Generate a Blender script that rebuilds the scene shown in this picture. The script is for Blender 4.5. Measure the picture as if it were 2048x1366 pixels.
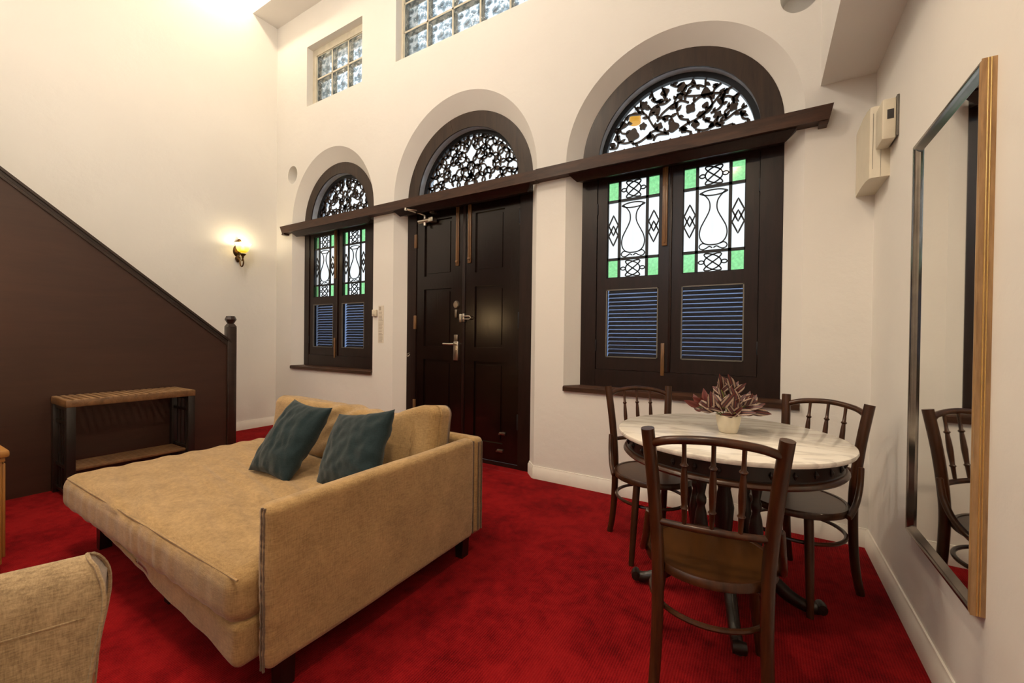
import bpy, bmesh, math, random
from mathutils import Vector, Matrix, noise
for o in list(bpy.data.objects): bpy.data.objects.remove(o)
scene = bpy.context.scene
COL = scene.collection
PI = math.pi
random.seed(7)

# ---------------------------------------------------------------- camera
YAW, PITCH, ROLL, FPX, EYE = -0.540686, -0.0084917, 0.0122892, 831.25, 1.17
_f = Vector((math.sin(YAW)*math.cos(PITCH), math.cos(YAW)*math.cos(PITCH), math.sin(PITCH)))
_r = Vector((math.cos(YAW), -math.sin(YAW), 0)); _u = _r.cross(_f)
_r2 = math.cos(ROLL)*_r + math.sin(ROLL)*_u; _u2 = -math.sin(ROLL)*_r + math.cos(ROLL)*_u
cam = bpy.data.cameras.new('camera'); cam.sensor_width = 36; cam.lens = 36*FPX/2048; cam.clip_start = 0.02
camo = bpy.data.objects.new('camera', cam); COL.objects.link(camo)
camo.matrix_world = Matrix(((_r2.x,_u2.x,-_f.x,0),(_r2.y,_u2.y,-_f.y,0),(_r2.z,_u2.z,-_f.z,EYE),(0,0,0,1)))
scene.camera = camo

# ---------------------------------------------------------------- world, exposure, large lights
scene.view_settings.view_transform = 'Standard'; scene.view_settings.look = 'None'
scene.view_settings.gamma = 1.0; scene.view_settings.use_curve_mapping = False
scene.view_settings.exposure = 0.0
wd = bpy.data.worlds.new('sky'); scene.world = wd; wd.use_nodes = True
wd.node_tree.nodes['Background'].inputs[0].default_value = (0.80, 0.91, 1.0, 1)
wd.node_tree.nodes['Background'].inputs[1].default_value = 3.6
ADDED_GLOBE_COL = (1.0, 0.86, 0.69)
ADDED_SHADED_COL = (1.0, 0.77, 0.52)
ADDED_GLOBES = [(-2.6,.75,4.7,1080), (-3.6,-1.8,4.4,300)]            # opal globes added unseen to light the room, x y z watts
ADDED_SHADED = [(-.40,.45,3.5,165), (-2.3,.30,3.6,115)]                # metal shaded pendants added out of view, light thrown down
SPOT_W = 40                                                               # lamp high on the left wall

# ---------------------------------------------------------------- room measures
W, XL, XR = 3.079, -5.459, 0.537      # window wall, left wall, right wall
YB, ZC = -3.2, 6.0                    # rear wall, ceiling
FR = W + 0.108                        # window and door frame plane
SPR = 2.575                           # arch spring height
OPEN = {'left': dict(c=-4.36, R=.752, Rz=.80, f=.657, i=.53, z0=.775),
        'door': dict(c=-2.464, R=.84, Rz=.885, f=.745, i=.602, z0=0.0),
        'right': dict(c=-.578, R=.785, Rz=.782, f=.686, i=.555, z0=.775)}

# ---------------------------------------------------------------- materials
MATS = {}
def nmat(name):
    m = bpy.data.materials.new(name); m.use_nodes = True
    nt = m.node_tree; b = nt.nodes['Principled BSDF']; MATS[name] = m
    return m, nt, b
def nd(nt, t, **kw):
    n = nt.nodes.new(t)
    for k, v in kw.items():
        if k.startswith('i_'):
            key = k[2:]; n.inputs[int(key) if key.isdigit() else key].default_value = v
        else: setattr(n, k, v)
    return n
def coords(nt, scale=(1,1,1), kind='Object'):
    tc = nd(nt, 'ShaderNodeTexCoord'); mp = nd(nt, 'ShaderNodeMapping'); mp.inputs['Scale'].default_value = scale
    nt.links.new(tc.outputs[kind], mp.inputs[0]); return mp.outputs[0]
def ramp(nt, fac, stops):
    r = nd(nt, 'ShaderNodeValToRGB'); el = r.color_ramp.elements
    while len(el) < len(stops): el.new(0.5)
    for e, (p, c) in zip(el, stops): e.position = p; e.color = (*c, 1)
    nt.links.new(fac, r.inputs[0]); return r.outputs[0]
def noisy(nt, vec, scale, detail=4, rough=.55, dist=0):
    n = nd(nt, 'ShaderNodeTexNoise'); n.inputs['Scale'].default_value = scale; n.inputs['Detail'].default_value = detail
    n.inputs['Roughness'].default_value = rough; n.inputs['Distortion'].default_value = dist
    nt.links.new(vec, n.inputs['Vector']); return n.outputs[0]
def bump(nt, b, h, strength, dist=.01, prev=None):
    bp = nd(nt, 'ShaderNodeBump'); bp.inputs['Strength'].default_value = strength; bp.inputs['Distance'].default_value = dist
    nt.links.new(h, bp.inputs['Height'])
    if prev: nt.links.new(prev, bp.inputs['Normal'])
    nt.links.new(bp.outputs[0], b.inputs['Normal']); return bp.outputs[0]
def simple(name, col, rough=.5, metal=0, spec=.5, var=.12, scale=14, bstr=0, coat=0, bscale=None, stretch=(1,1,1)):
    m, nt, b = nmat(name)
    v = coords(nt, stretch); n = noisy(nt, v, scale)
    lo = tuple(c*(1-var) for c in col); hi = tuple(min(1, c*(1+var)) for c in col)
    nt.links.new(ramp(nt, n, [(.3, lo), (.7, hi)]), b.inputs['Base Color'])
    b.inputs['Roughness'].default_value = rough; b.inputs['Metallic'].default_value = metal
    b.inputs['Specular IOR Level'].default_value = spec; b.inputs['Coat Weight'].default_value = coat
    b.inputs['Coat Roughness'].default_value = .15
    if bstr: bump(nt, b, noisy(nt, v, bscale or scale*6), bstr, .004)
    return m
def wood(name, dark, light, rough=.3, coat=.3, axis='z', scale=9, spec=.5):
    m, nt, b = nmat(name)
    s = {'x': (.12,1,1), 'y': (1,.12,1), 'z': (1,1,.12)}[axis]
    v = coords(nt, s); n = noisy(nt, v, scale*3, 6, .6, .6); n2 = noisy(nt, v, scale*16, 3)
    mx = nd(nt, 'ShaderNodeMath', operation='MULTIPLY_ADD'); nt.links.new(n2, mx.inputs[0]); mx.inputs[1].default_value = .35
    nt.links.new(n, mx.inputs[2])
    nt.links.new(ramp(nt, mx.outputs[0], [(.42, dark), (.88, light)]), b.inputs['Base Color'])
    b.inputs['Roughness'].default_value = rough; b.inputs['Coat Weight'].default_value = coat
    b.inputs['Specular IOR Level'].default_value = spec
    b.inputs['Coat Roughness'].default_value = .18
    bump(nt, b, mx.outputs[0], .12, .003); return m
def plaster(name, col, bs=.25):
    m, nt, b = nmat(name); v = coords(nt)
    n = noisy(nt, v, 1.3, 4); n2 = noisy(nt, v, 5.5, 5); n3 = noisy(nt, v, 90, 3)
    lo = tuple(c*.96 for c in col)
    nt.links.new(ramp(nt, n, [(.3, lo), (.7, col)]), b.inputs['Base Color'])
    b.inputs['Roughness'].default_value = .62; b.inputs['Specular IOR Level'].default_value = .25
    p = bump(nt, b, n2, bs, .02); bump(nt, b, n3, .08, .003, p); return m
def fabric(name, col, hi, mott=7, rough=.95, sheen=.3):
    m, nt, b = nmat(name); v = coords(nt)
    n = noisy(nt, v, mott, 5); fine = noisy(nt, coords(nt, (1,1,.16)), 260, 3, .7); fine2 = noisy(nt, coords(nt, (.16,.16,1)), 260, 2, .7)
    sm = nd(nt, 'ShaderNodeMath', operation='ADD'); nt.links.new(fine, sm.inputs[0]); nt.links.new(fine2, sm.inputs[1])
    a = nd(nt, 'ShaderNodeMath', operation='MULTIPLY_ADD'); nt.links.new(sm.outputs[0], a.inputs[0]); a.inputs[1].default_value = .36
    a2 = nd(nt, 'ShaderNodeMath', operation='MULTIPLY'); nt.links.new(n, a2.inputs[0]); a2.inputs[1].default_value = .28
    nt.links.new(a2.outputs[0], a.inputs[2])
    nt.links.new(ramp(nt, a.outputs[0], [(.36, col), (.64, hi)]), b.inputs['Base Color'])
    b.inputs['Roughness'].default_value = rough; b.inputs['Sheen Weight'].default_value = sheen
    b.inputs['Specular IOR Level'].default_value = .2
    bump(nt, b, sm.outputs[0], .3, .002); return m

plaster('wall', (.80, .775, .73)); plaster('wall_trim', (.80, .78, .745), .05)
simple('ceiling_paint', (.82, .80, .76), .7, spec=.2, var=.03)
simple('base_paint', (.80, .765, .70), .35, var=.03)
wood('dark_wood', (.0085,.0034,.0026), (.020,.0085,.0062), .33, .04, 'z', spec=.30)
wood('door_wood', (.0048,.0019,.0013), (.0105,.0042,.0028), .19, .04, 'z', spec=.5)
wood('ledge_wood', (.018,.0075,.004), (.072,.030,.015), .42, .05, 'x', spec=.3)
wood('arch_wood_lit', (.017,.009,.0055), (.046,.025,.015), .36, .05, 'z', 6, .35)  # same dark wood, lightened in colour for the light on the arches
wood('brass_bolt', (.10,.045,.015), (.22,.11,.04), .35, .2, 'z')
wood('stair_wood', (.034,.0135,.0080), (.050,.0205,.0125), .42, .10, 'y', 3)
wood('rail_wood', (.018,.009,.006), (.034,.018,.012), .35, .2, 'y')
wood('chair_wood', (.016,.0055,.0022), (.070,.023,.007), .32, .14, 'z', 7, .33)
wood('seat_wood', (.032,.0105,.0014), (.075,.026,.0035), .36, .2, 'y', 5)
wood('table_wood', (.008,.0042,.003), (.020,.010,.0065), .38, .12, 'z', 9, .35)
wood('bench_wood', (.085,.040,.015), (.21,.105,.042), .42, .15, 'x')
wood('slat_wood', (.15,.080,.036), (.34,.20,.10), .45, .1, 'x')
wood('bench_dark', (.008,.0055,.004), (.016,.011,.009), .4, .1, 'z')
wood('oak', (.28,.12,.025), (.42,.20,.05), .35, .2, 'z', 5)
wood('light_wood', (.40,.20,.07), (.55,.30,.12), .4, .2, 'z', 5)
fabric('sofa_fabric', (.24,.145,.056), (.48,.31,.135), mott=9)
fabric('sofa_piping', (.10,.065,.04), (.17,.115,.07), mott=30)
fabric('chair_fabric', (.20,.135,.070), (.50,.36,.20), mott=30)
fabric('pillow_teal', (.009,.019,.022), (.019,.036,.041), mott=6, sheen=.2)
simple('white_plastic', (.66,.60,.47), .4, var=.03); simple('dark_plastic', (.03,.028,.026), .35)
simple('grey_plastic', (.13,.12,.10), .45); simple('pot_white', (.80,.72,.55), .3, var=.04)
simple('soil', (.03,.02,.012), .95, var=.5, scale=90); simple('stem_green', (.16,.20,.03), .5, var=.4, scale=40)
simple('steel', (.62,.56,.47), .28, 1, var=.1); simple('dull_steel', (.30,.25,.20), .35, 1, var=.1)
simple('bronze', (.11,.06,.022), .38, .85, var=.45, scale=40)
simple('black_lead', (.012,.013,.016), .45, .3, var=.2)
simple('mirror_wall', (.05,.045,.04), .6)
wood('gilt', (.20,.105,.038), (.42,.25,.105), .30, .3, 'z', 14)
simple('chrome_edge', (.33,.29,.25), .2, .95, var=.2)
simple('block_mortar', (.62,.57,.45), .7, var=.08)
simple('blind', (.10,.12,.16), .5, var=.05)
simple('arch_liner', (.62,.70,.82), .18, spec=.7, var=.1)
simple('print_ink', (.42,.36,.29), .7)
simple('gold_line', (.62,.40,.13), .25, .6)
simple('paper', (.70,.64,.54), .7, var=.05)

def m_carpet():
    m, nt, b = nmat('carpet'); v = coords(nt)
    big = noisy(nt, v, 2.6, 5, .6, .5); mid = noisy(nt, v, 16, 4, .6); fine = noisy(nt, v, 240, 2, .7)
    w = nd(nt, 'ShaderNodeTexWave'); w.inputs['Scale'].default_value = 34; w.inputs['Distortion'].default_value = 1.6
    w.inputs['Detail'].default_value = 2; w.inputs['Detail Scale'].default_value = 4; w.bands_direction = 'X'
    nt.links.new(v, w.inputs['Vector'])
    a = nd(nt, 'ShaderNodeMath', operation='MULTIPLY_ADD'); nt.links.new(mid, a.inputs[0]); a.inputs[1].default_value = .55; nt.links.new(big, a.inputs[2])
    a2 = nd(nt, 'ShaderNodeMath', operation='MULTIPLY_ADD'); nt.links.new(fine, a2.inputs[0]); a2.inputs[1].default_value = .5; nt.links.new(a.outputs[0], a2.inputs[2])
    a3 = nd(nt, 'ShaderNodeMath', operation='MULTIPLY_ADD'); nt.links.new(w.outputs[1], a3.inputs[0]); a3.inputs[1].default_value = .16; nt.links.new(a2.outputs[0], a3.inputs[2])
    sc_ = nd(nt, 'ShaderNodeMath', operation='MULTIPLY'); nt.links.new(a3.outputs[0], sc_.inputs[0]); sc_.inputs[1].default_value = .75
    nt.links.new(ramp(nt, sc_.outputs[0], [(.62, (.075,.0012,.0025)), (.78, (.19,.0035,.0060)), (.92, (.28,.008,.010))]), b.inputs['Base Color'])
    b.inputs['Roughness'].default_value = 1; b.inputs['Specular IOR Level'].default_value = .05
    b.inputs['Sheen Weight'].default_value = .12; b.inputs['Sheen Tint'].default_value = (.8,.15,.12,1)
    s = nd(nt, 'ShaderNodeMath', operation='ADD'); nt.links.new(fine, s.inputs[0]); nt.links.new(w.outputs[1], s.inputs[1])
    bump(nt, b, s.outputs[0], .5, .006)
m_carpet()
def m_marble():
    m, nt, b = nmat('marble'); v = coords(nt, (.7, 3.2, 1))
    n = noisy(nt, v, 2.4, 7, .55, .8); n2 = noisy(nt, v, 1.6, 4, .5, .8)
    c1 = ramp(nt, n, [(.46, (.90,.86,.78)), (.505, (.66,.62,.56)), (.55, (.90,.86,.78))])
    c2 = ramp(nt, n2, [(.35, (.86,.83,.80)), (.65, (1,1,1))])
    mx = nd(nt, 'ShaderNodeMix', data_type='RGBA', blend_type='MULTIPLY'); mx.inputs[0].default_value = .8
    nt.links.new(c1, mx.inputs['A']); nt.links.new(c2, mx.inputs['B'])
    nt.links.new(mx.outputs['Result'], b.inputs['Base Color']); b.inputs['Roughness'].default_value = .16
m_marble()
def m_pane(name, tint, gloss=.06, rough=.03, bumpy=0):
    m = bpy.data.materials.new(name); m.use_nodes = True; MATS[name] = m; nt = m.node_tree
    nt.nodes.remove(nt.nodes['Principled BSDF']); out = nt.nodes['Material Output']
    t = nd(nt, 'ShaderNodeBsdfTransparent'); g = nd(nt, 'ShaderNodeBsdfGlossy'); g.inputs['Roughness'].default_value = rough
    mx = nd(nt, 'ShaderNodeMixShader'); mx.inputs[0].default_value = gloss
    v = coords(nt); n = noisy(nt, v, 60 if bumpy else 9, 3)
    lo = tuple(c*(.86 if bumpy else .985) for c in tint)
    nt.links.new(ramp(nt, n, [(.35, lo), (.65, tint)]), t.inputs[0])
    nt.links.new(t.outputs[0], mx.inputs[1]); nt.links.new(g.outputs[0], mx.inputs[2]); nt.links.new(mx.outputs[0], out.inputs[0])
m_pane('glass_clear', (.96,.97,.98), .05); m_pane('glass_green', (.36,.56,.355), .04, .1, 1); m_pane('glass_frost', (.615,.61,.60), .04); m_pane('fan_pane', (.62,.61,.595), .04)
m_pane('glass_low', (.25,.29,.37), .05)
def m_block():
    m = bpy.data.materials.new('glass_block_pattern'); m.use_nodes = True; MATS['glass_block_pattern'] = m; nt = m.node_tree
    nt.nodes.remove(nt.nodes['Principled BSDF']); out = nt.nodes['Material Output']
    v = coords(nt); n = noisy(nt, v, 17, 4, .6, 1.8)
    vo = nd(nt, 'ShaderNodeTexVoronoi'); vo.inputs['Scale'].default_value = 15; nt.links.new(v, vo.inputs['Vector'])
    a = nd(nt, 'ShaderNodeMath', operation='MULTIPLY_ADD'); nt.links.new(vo.outputs['Distance'], a.inputs[0]); a.inputs[1].default_value = .7; nt.links.new(n, a.inputs[2])
    col = ramp(nt, a.outputs[0], [(.48, (.05,.08,.10)), (.68, (.17,.23,.26)), (.80, (.33,.39,.42)), (.86, (.64,.65,.65))])
    t = nd(nt, 'ShaderNodeBsdfTransparent'); nt.links.new(col, t.inputs[0])
    g = nd(nt, 'ShaderNodeBsdfGlossy'); g.inputs['Roughness'].default_value = .12; g.inputs['Color'].default_value = (.9,.92,.9,1)
    bp = nd(nt, 'ShaderNodeBump'); bp.inputs['Strength'].default_value = .6; bp.inputs['Distance'].default_value = .03; nt.links.new(a.outputs[0], bp.inputs['Height'])
    nt.links.new(bp.outputs[0], g.inputs['Normal'])
    mx = nd(nt, 'ShaderNodeMixShader'); mx.inputs[0].default_value = .15
    nt.links.new(t.outputs[0], mx.inputs[1]); nt.links.new(g.outputs[0], mx.inputs[2]); nt.links.new(mx.outputs[0], out.inputs[0])
m_block()
def m_mirror():
    m, nt, b = nmat('mirror_glass'); b.inputs['Metallic'].default_value = 1; b.inputs['Roughness'].default_value = .02
    v = coords(nt); nt.links.new(ramp(nt, noisy(nt, v, 3), [(.3, (.80,.80,.76)), (.7, (.84,.84,.80))]), b.inputs['Base Color'])
m_mirror()
def m_emit(name, col, st, base=(.8,.8,.8)):
    m, nt, b = nmat(name); b.inputs['Base Color'].default_value = (*base, 1)
    v = coords(nt); nt.links.new(ramp(nt, noisy(nt, v, 12), [(.3, tuple(c*.95 for c in col)), (.7, col)]), b.inputs['Emission Color'])
    b.inputs['Emission Strength'].default_value = st
m_emit('lampshade_cloth', (1,.66,.30), 9)
m_emit('bulb', (1,.82,.5), 14); m_emit('added_globe_glow', (1,.85,.62), 3); m_emit('lantern_glow', (1,.50,.02), 1.2, (.45,.20,.008))
m_emit('daylight_pane', (.8,.9,1), 2.0)
def m_amber():
    m, nt, b = nmat('amber_glass'); v = coords(nt, kind='Generated')
    sx = nd(nt, 'ShaderNodeSeparateXYZ'); nt.links.new(v, sx.inputs[0])
    c = ramp(nt, sx.outputs[2], [(.05, (.55,.36,.02)), (.5, (.9,.75,.25)), (.9, (1,.95,.75))])
    nt.links.new(c, b.inputs['Base Color']); nt.links.new(c, b.inputs['Emission Color']); b.inputs['Emission Strength'].default_value = .9
    b.inputs['Roughness'].default_value = .2; b.inputs['Transmission Weight'].default_value = .5
m_amber()
def m_leaf(name, mid, body, edge):
    m, nt, b = nmat(name); v = coords(nt, kind='Generated')
    sx = nd(nt, 'ShaderNodeSeparateXYZ'); nt.links.new(v, sx.inputs[0])
    d = nd(nt, 'ShaderNodeMath', operation='SUBTRACT'); nt.links.new(sx.outputs[0], d.inputs[0]); d.inputs[1].default_value = .5
    ab = nd(nt, 'ShaderNodeMath', operation='ABSOLUTE'); nt.links.new(d.outputs[0], ab.inputs[0])
    nz = noisy(nt, v, 9, 3); ad = nd(nt, 'ShaderNodeMath', operation='MULTIPLY_ADD'); nt.links.new(nz, ad.inputs[0]); ad.inputs[1].default_value = .10; nt.links.new(ab.outputs[0], ad.inputs[2])
    nt.links.new(ramp(nt, ad.outputs[0], [(.07, mid), (.13, body), (.23, body), (.30, edge), (.40, edge), (.46, body)]), b.inputs['Base Color'])
    b.inputs['Roughness'].default_value = .45
m_leaf('leaf_striped', (.13,.022,.012), (.042,.009,.011), (.36,.25,.18)); m_leaf('leaf_red', (.10,.013,.010), (.12,.017,.013), (.16,.04,.028))

# ---------------------------------------------------------------- mesh helpers
class MB:
    def __init__(s): s.v = []; s.f = []; s.sm = []
    def add(s, vs, fs, smooth=False):
        o = len(s.v); s.v += [tuple(v) for v in vs]
        for f in fs: s.f.append([i+o for i in f]); s.sm.append(smooth)
        return s
    def box(s, x0, x1, y0, y1, z0, z1, bev=0):
        if not bev:
            vs = [(x,y,z) for z in (z0,z1) for y in (y0,y1) for x in (x0,x1)]
            return s.add(vs, [(0,2,3,1),(4,5,7,6),(0,1,5,4),(1,3,7,5),(3,2,6,7),(2,0,4,6)])
        return s.rbox((x0+x1)/2,(y0+y1)/2,(z0+z1)/2,(x1-x0)/2,(y1-y0)/2,(z1-z0)/2,bev,1 if bev<.012 else 3,(1,1,1),None)
    def rbox(s, cx, cy, cz, hx, hy, hz, r, seg=3, n=(4,4,4), disp=None):
        h = (hx,hy,hz); r = min(r, hx*.999, hy*.999, hz*.999); idx = {}; vs = []; fs = []
        def axis(k):
            a = h[k]; inner = [(-a+r)+(2*(a-r))*i/n[k] for i in range(n[k]+1)] if a-r > 1e-5 else [0.0]
            e = [r*math.tan(PI/4*i/seg) for i in range(1, seg+1)]
            return [-(a-r)-t for t in reversed(e)] + inner + [(a-r)+t for t in e]
        ax = [axis(k) for k in range(3)]
        def vid(q):
            key = tuple(round(t,5) for t in q)
            if key in idx: return idx[key]
            inn = Vector([max(-(h[k]-r), min(h[k]-r, q[k])) for k in range(3)]); d = Vector(q)-inn
            nn = d.normalized() if d.length > 1e-9 else Vector((0,0,1))
            p = inn + nn*r
            if disp: p = p + disp(p, nn)
            idx[key] = len(vs); vs.append((p.x+cx, p.y+cy, p.z+cz)); return idx[key]
        for k in range(3):
            a, b = (k+1)%3, (k+2)%3
            for sg in (-1,1):
                for i in range(len(ax[a])-1):
                    for j in range(len(ax[b])-1):
                        q = []
                        for (ii,jj) in ((i,j),(i+1,j),(i+1,j+1),(i,j+1)):
                            p = [0,0,0]; p[k] = sg*h[k]; p[a] = ax[a][ii]; p[b] = ax[b][jj]; q.append(vid(p))
                        if len(set(q)) < 3: continue
                        q = list(dict.fromkeys(q))
                        fs.append(q if sg > 0 else q[::-1])
        return s.add(vs, fs, True)
    def prism(s, pts, a0, a1, axis='y', smooth=False):
        mp = {'y': lambda p,t: (p[0],t,p[1]), 'x': lambda p,t: (t,p[0],p[1]), 'z': lambda p,t: (p[0],p[1],t)}[axis]
        n = len(pts); vs = [mp(p,a0) for p in pts]+[mp(p,a1) for p in pts]
        fs = [list(range(n))[::-1], list(range(n,2*n))]
        s.add(vs, fs); o = len(s.v)-2*n
        for i in range(n): s.f.append([o+i,o+(i+1)%n,o+n+(i+1)%n,o+n+i]); s.sm.append(smooth)
        return s
    def tube(s, pts, rad, seg=10, closed=False, flat=None, cap=True):
        P = [Vector(p) for p in pts]; n = len(P); rr = rad if isinstance(rad,(list,tuple)) else [rad]*n
        T = []
        for i in range(n):
            a = P[(i-1)%n] if (closed or i>0) else P[i]; b = P[(i+1)%n] if (closed or i<n-1) else P[i]
            T.append((b-a).normalized())
        up = Vector((0,0,1)) if abs(T[0].z) < .9 else Vector((1,0,0))
        if flat: up = Vector(flat)
        N = (up - T[0]*up.dot(T[0])).normalized(); vs = []
        for i in range(n):
            if i: N = (N - T[i]*N.dot(T[i])).normalized()
            B = T[i].cross(N); r_ = rr[i]; ra, rb = r_ if isinstance(r_,tuple) else (r_,r_)
            for k in range(seg):
                a = 2*PI*k/seg; vs.append(P[i]+N*(math.cos(a)*ra)+B*(math.sin(a)*rb))
        fs = []
        m = n if closed else n-1
        for i in range(m):
            for k in range(seg):
                a = i*seg+k; b = i*seg+(k+1)%seg; c = ((i+1)%n)*seg+(k+1)%seg; d = ((i+1)%n)*seg+k; fs.append((a,b,c,d))
        s.add(vs, fs, True)
        if cap and not closed:
            o = len(s.v)-n*seg; s.f.append([o+k for k in range(seg)][::-1]); s.sm.append(False)
            s.f.append([o+(n-1)*seg+k for k in range(seg)]); s.sm.append(False)
        return s
    def lathe(s, prof, c=(0,0,0), seg=24, axis='z', sx=1, sy=1):
        vs = []; fs = []; n = len(prof)
        for (r,z) in prof:
            for k in range(seg):
                a = 2*PI*k/seg; x, y = r*math.cos(a)*sx, r*math.sin(a)*sy
                if axis == 'z': vs.append((c[0]+x,c[1]+y,c[2]+z))
                elif axis == 'y': vs.append((c[0]+x,c[1]+z,c[2]+y))
                else: vs.append((c[0]+z,c[1]+x,c[2]+y))
        for i in range(n-1):
            for k in range(seg): fs.append((i*seg+k,i*seg+(k+1)%seg,(i+1)*seg+(k+1)%seg,(i+1)*seg+k))
        s.add(vs, fs, True); o = len(s.v)-n*seg
        if prof[0][0] > 1e-4: s.f.append([o+k for k in range(seg)][::-1]); s.sm.append(False)
        if prof[-1][0] > 1e-4: s.f.append([o+(n-1)*seg+k for k in range(seg)]); s.sm.append(False)
        return s
    def ribbon(s, pts, w, y0, y1, closed=False):
        """flat strip in the x-z plane along pts (x, z), thickness y0..y1"""
        n = len(pts); L = []; Rr = []
        for i in range(n):
            a = pts[(i-1)%n] if (closed or i>0) else pts[i]; b = pts[(i+1)%n] if (closed or i<n-1) else pts[i]
            dx, dz = b[0]-a[0], b[1]-a[1]; l = math.hypot(dx,dz) or 1; nx, nz = -dz/l*w/2, dx/l*w/2
            L.append((pts[i][0]+nx,pts[i][1]+nz)); Rr.append((pts[i][0]-nx,pts[i][1]-nz))
        vs = [(p[0],y0,p[1]) for p in L]+[(p[0],y0,p[1]) for p in Rr]+[(p[0],y1,p[1]) for p in L]+[(p[0],y1,p[1]) for p in Rr]
        fs = []
        for i in range(n if closed else n-1):
            j = (i+1)%n
            fs += [(i,j,n+j,n+i),(2*n+i,3*n+i,3*n+j,2*n+j),(i,2*n+i,2*n+j,j),(n+i,n+j,3*n+j,3*n+i)]
        return s.add(vs, fs)
    def xf(s, M):
        s.v = [tuple(M @ Vector(v)) for v in s.v]; return s
    def build(s, name, mat, parent=None, label=None, kind=None, fix=True, ang=40, loc=None):
        me = bpy.data.meshes.new(name); me.from_pydata(s.v, [], s.f); me.validate(clean_customdata=False)
        if len(me.polygons) == len(s.sm): me.polygons.foreach_set('use_smooth', s.sm)
        if fix:
            bm = bmesh.new(); bm.from_mesh(me); bmesh.ops.recalc_face_normals(bm, faces=bm.faces); bm.to_mesh(me); bm.free()
        me.set_sharp_from_angle(angle=math.radians(ang)); me.update()
        return link(name, me, mat, parent, label, kind, loc)
def link(name, me, mat, parent=None, label=None, kind=None, loc=None):
    if mat and not me.materials: me.materials.append(MATS[mat])
    o = bpy.data.objects.new(name, me); COL.objects.link(o)
    if parent: o.parent = parent
    if label: o['label'] = label
    if kind: o['kind'] = kind
    if loc: o.location = loc
    return o
def thing(name, label, cat, loc=(0,0,0), rz=0, group=None):
    o = bpy.data.objects.new(name, None); COL.objects.link(o); o.empty_display_size = .1
    o.location = loc; o.rotation_euler = (0,0,rz); o['label'] = label; o['category'] = cat
    if group: o['group'] = group
    return o
def tag(o, label, cat, group=None):
    o['label'] = label; o['category'] = cat
    if group: o['group'] = group
    return o
def struct(o, label=None, cat=None):
    o['kind'] = 'structure'
    if label: o['label'] = label
    if cat: o['category'] = cat
    return o
def sempty(name, label, cat, loc=(0,0,0)):
    o = bpy.data.objects.new(name, None); COL.objects.link(o); o.location = loc
    return struct(o, label, cat)
def smooth_path(pts, n=6, closed=False):
    """Catmull-Rom through points of any dimension"""
    P = [tuple(p) for p in pts]; m = len(P); out = []
    for i in range(m if closed else m-1):
        p0 = P[(i-1)%m] if (closed or i>0) else P[i]; p1 = P[i]; p2 = P[(i+1)%m]; p3 = P[(i+2)%m] if (closed or i<m-2) else P[i+1]
        for k in range(n):
            t = k/n
            out.append(tuple(.5*((2*b)+(c-a)*t+(2*a-5*b+4*c-d)*t*t+(-a+3*b-3*c+d)*t**3) for a,b,c,d in zip(p0,p1,p2,p3)))
    if not closed: out.append(P[-1])
    return out
def cut_wall(loops, name):
    """flat x-z sheet from an outer loop and holes, triangulated by a filled 2D curve"""
    cu = bpy.data.curves.new(name, 'CURVE'); cu.dimensions = '2D'; cu.fill_mode = 'BOTH'
    for lp in loops:
        sp = cu.splines.new('POLY'); sp.points.add(len(lp)-1); sp.use_cyclic_u = True
        for i,p in enumerate(lp): sp.points[i].co = (p[0],p[1],0,1)
    o = bpy.data.objects.new(name, cu); COL.objects.link(o)
    dg = bpy.context.evaluated_depsgraph_get(); dg.update()
    me = bpy.data.meshes.new_from_object(o.evaluated_get(dg))
    v = [tuple(x.co) for x in me.vertices]; f = [list(p.vertices) for p in me.polygons]
    bpy.data.objects.remove(o); bpy.data.curves.remove(cu); bpy.data.meshes.remove(me)
    return v, f
def arch_loop(c, rx, rz, z0, spring, n=40):
    p = [(c-rx,z0)] + [(c-rx*math.cos(PI*i/n), spring+rz*math.sin(PI*i/n)) for i in range(n+1)] + [(c+rx,z0)]
    return p

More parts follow.
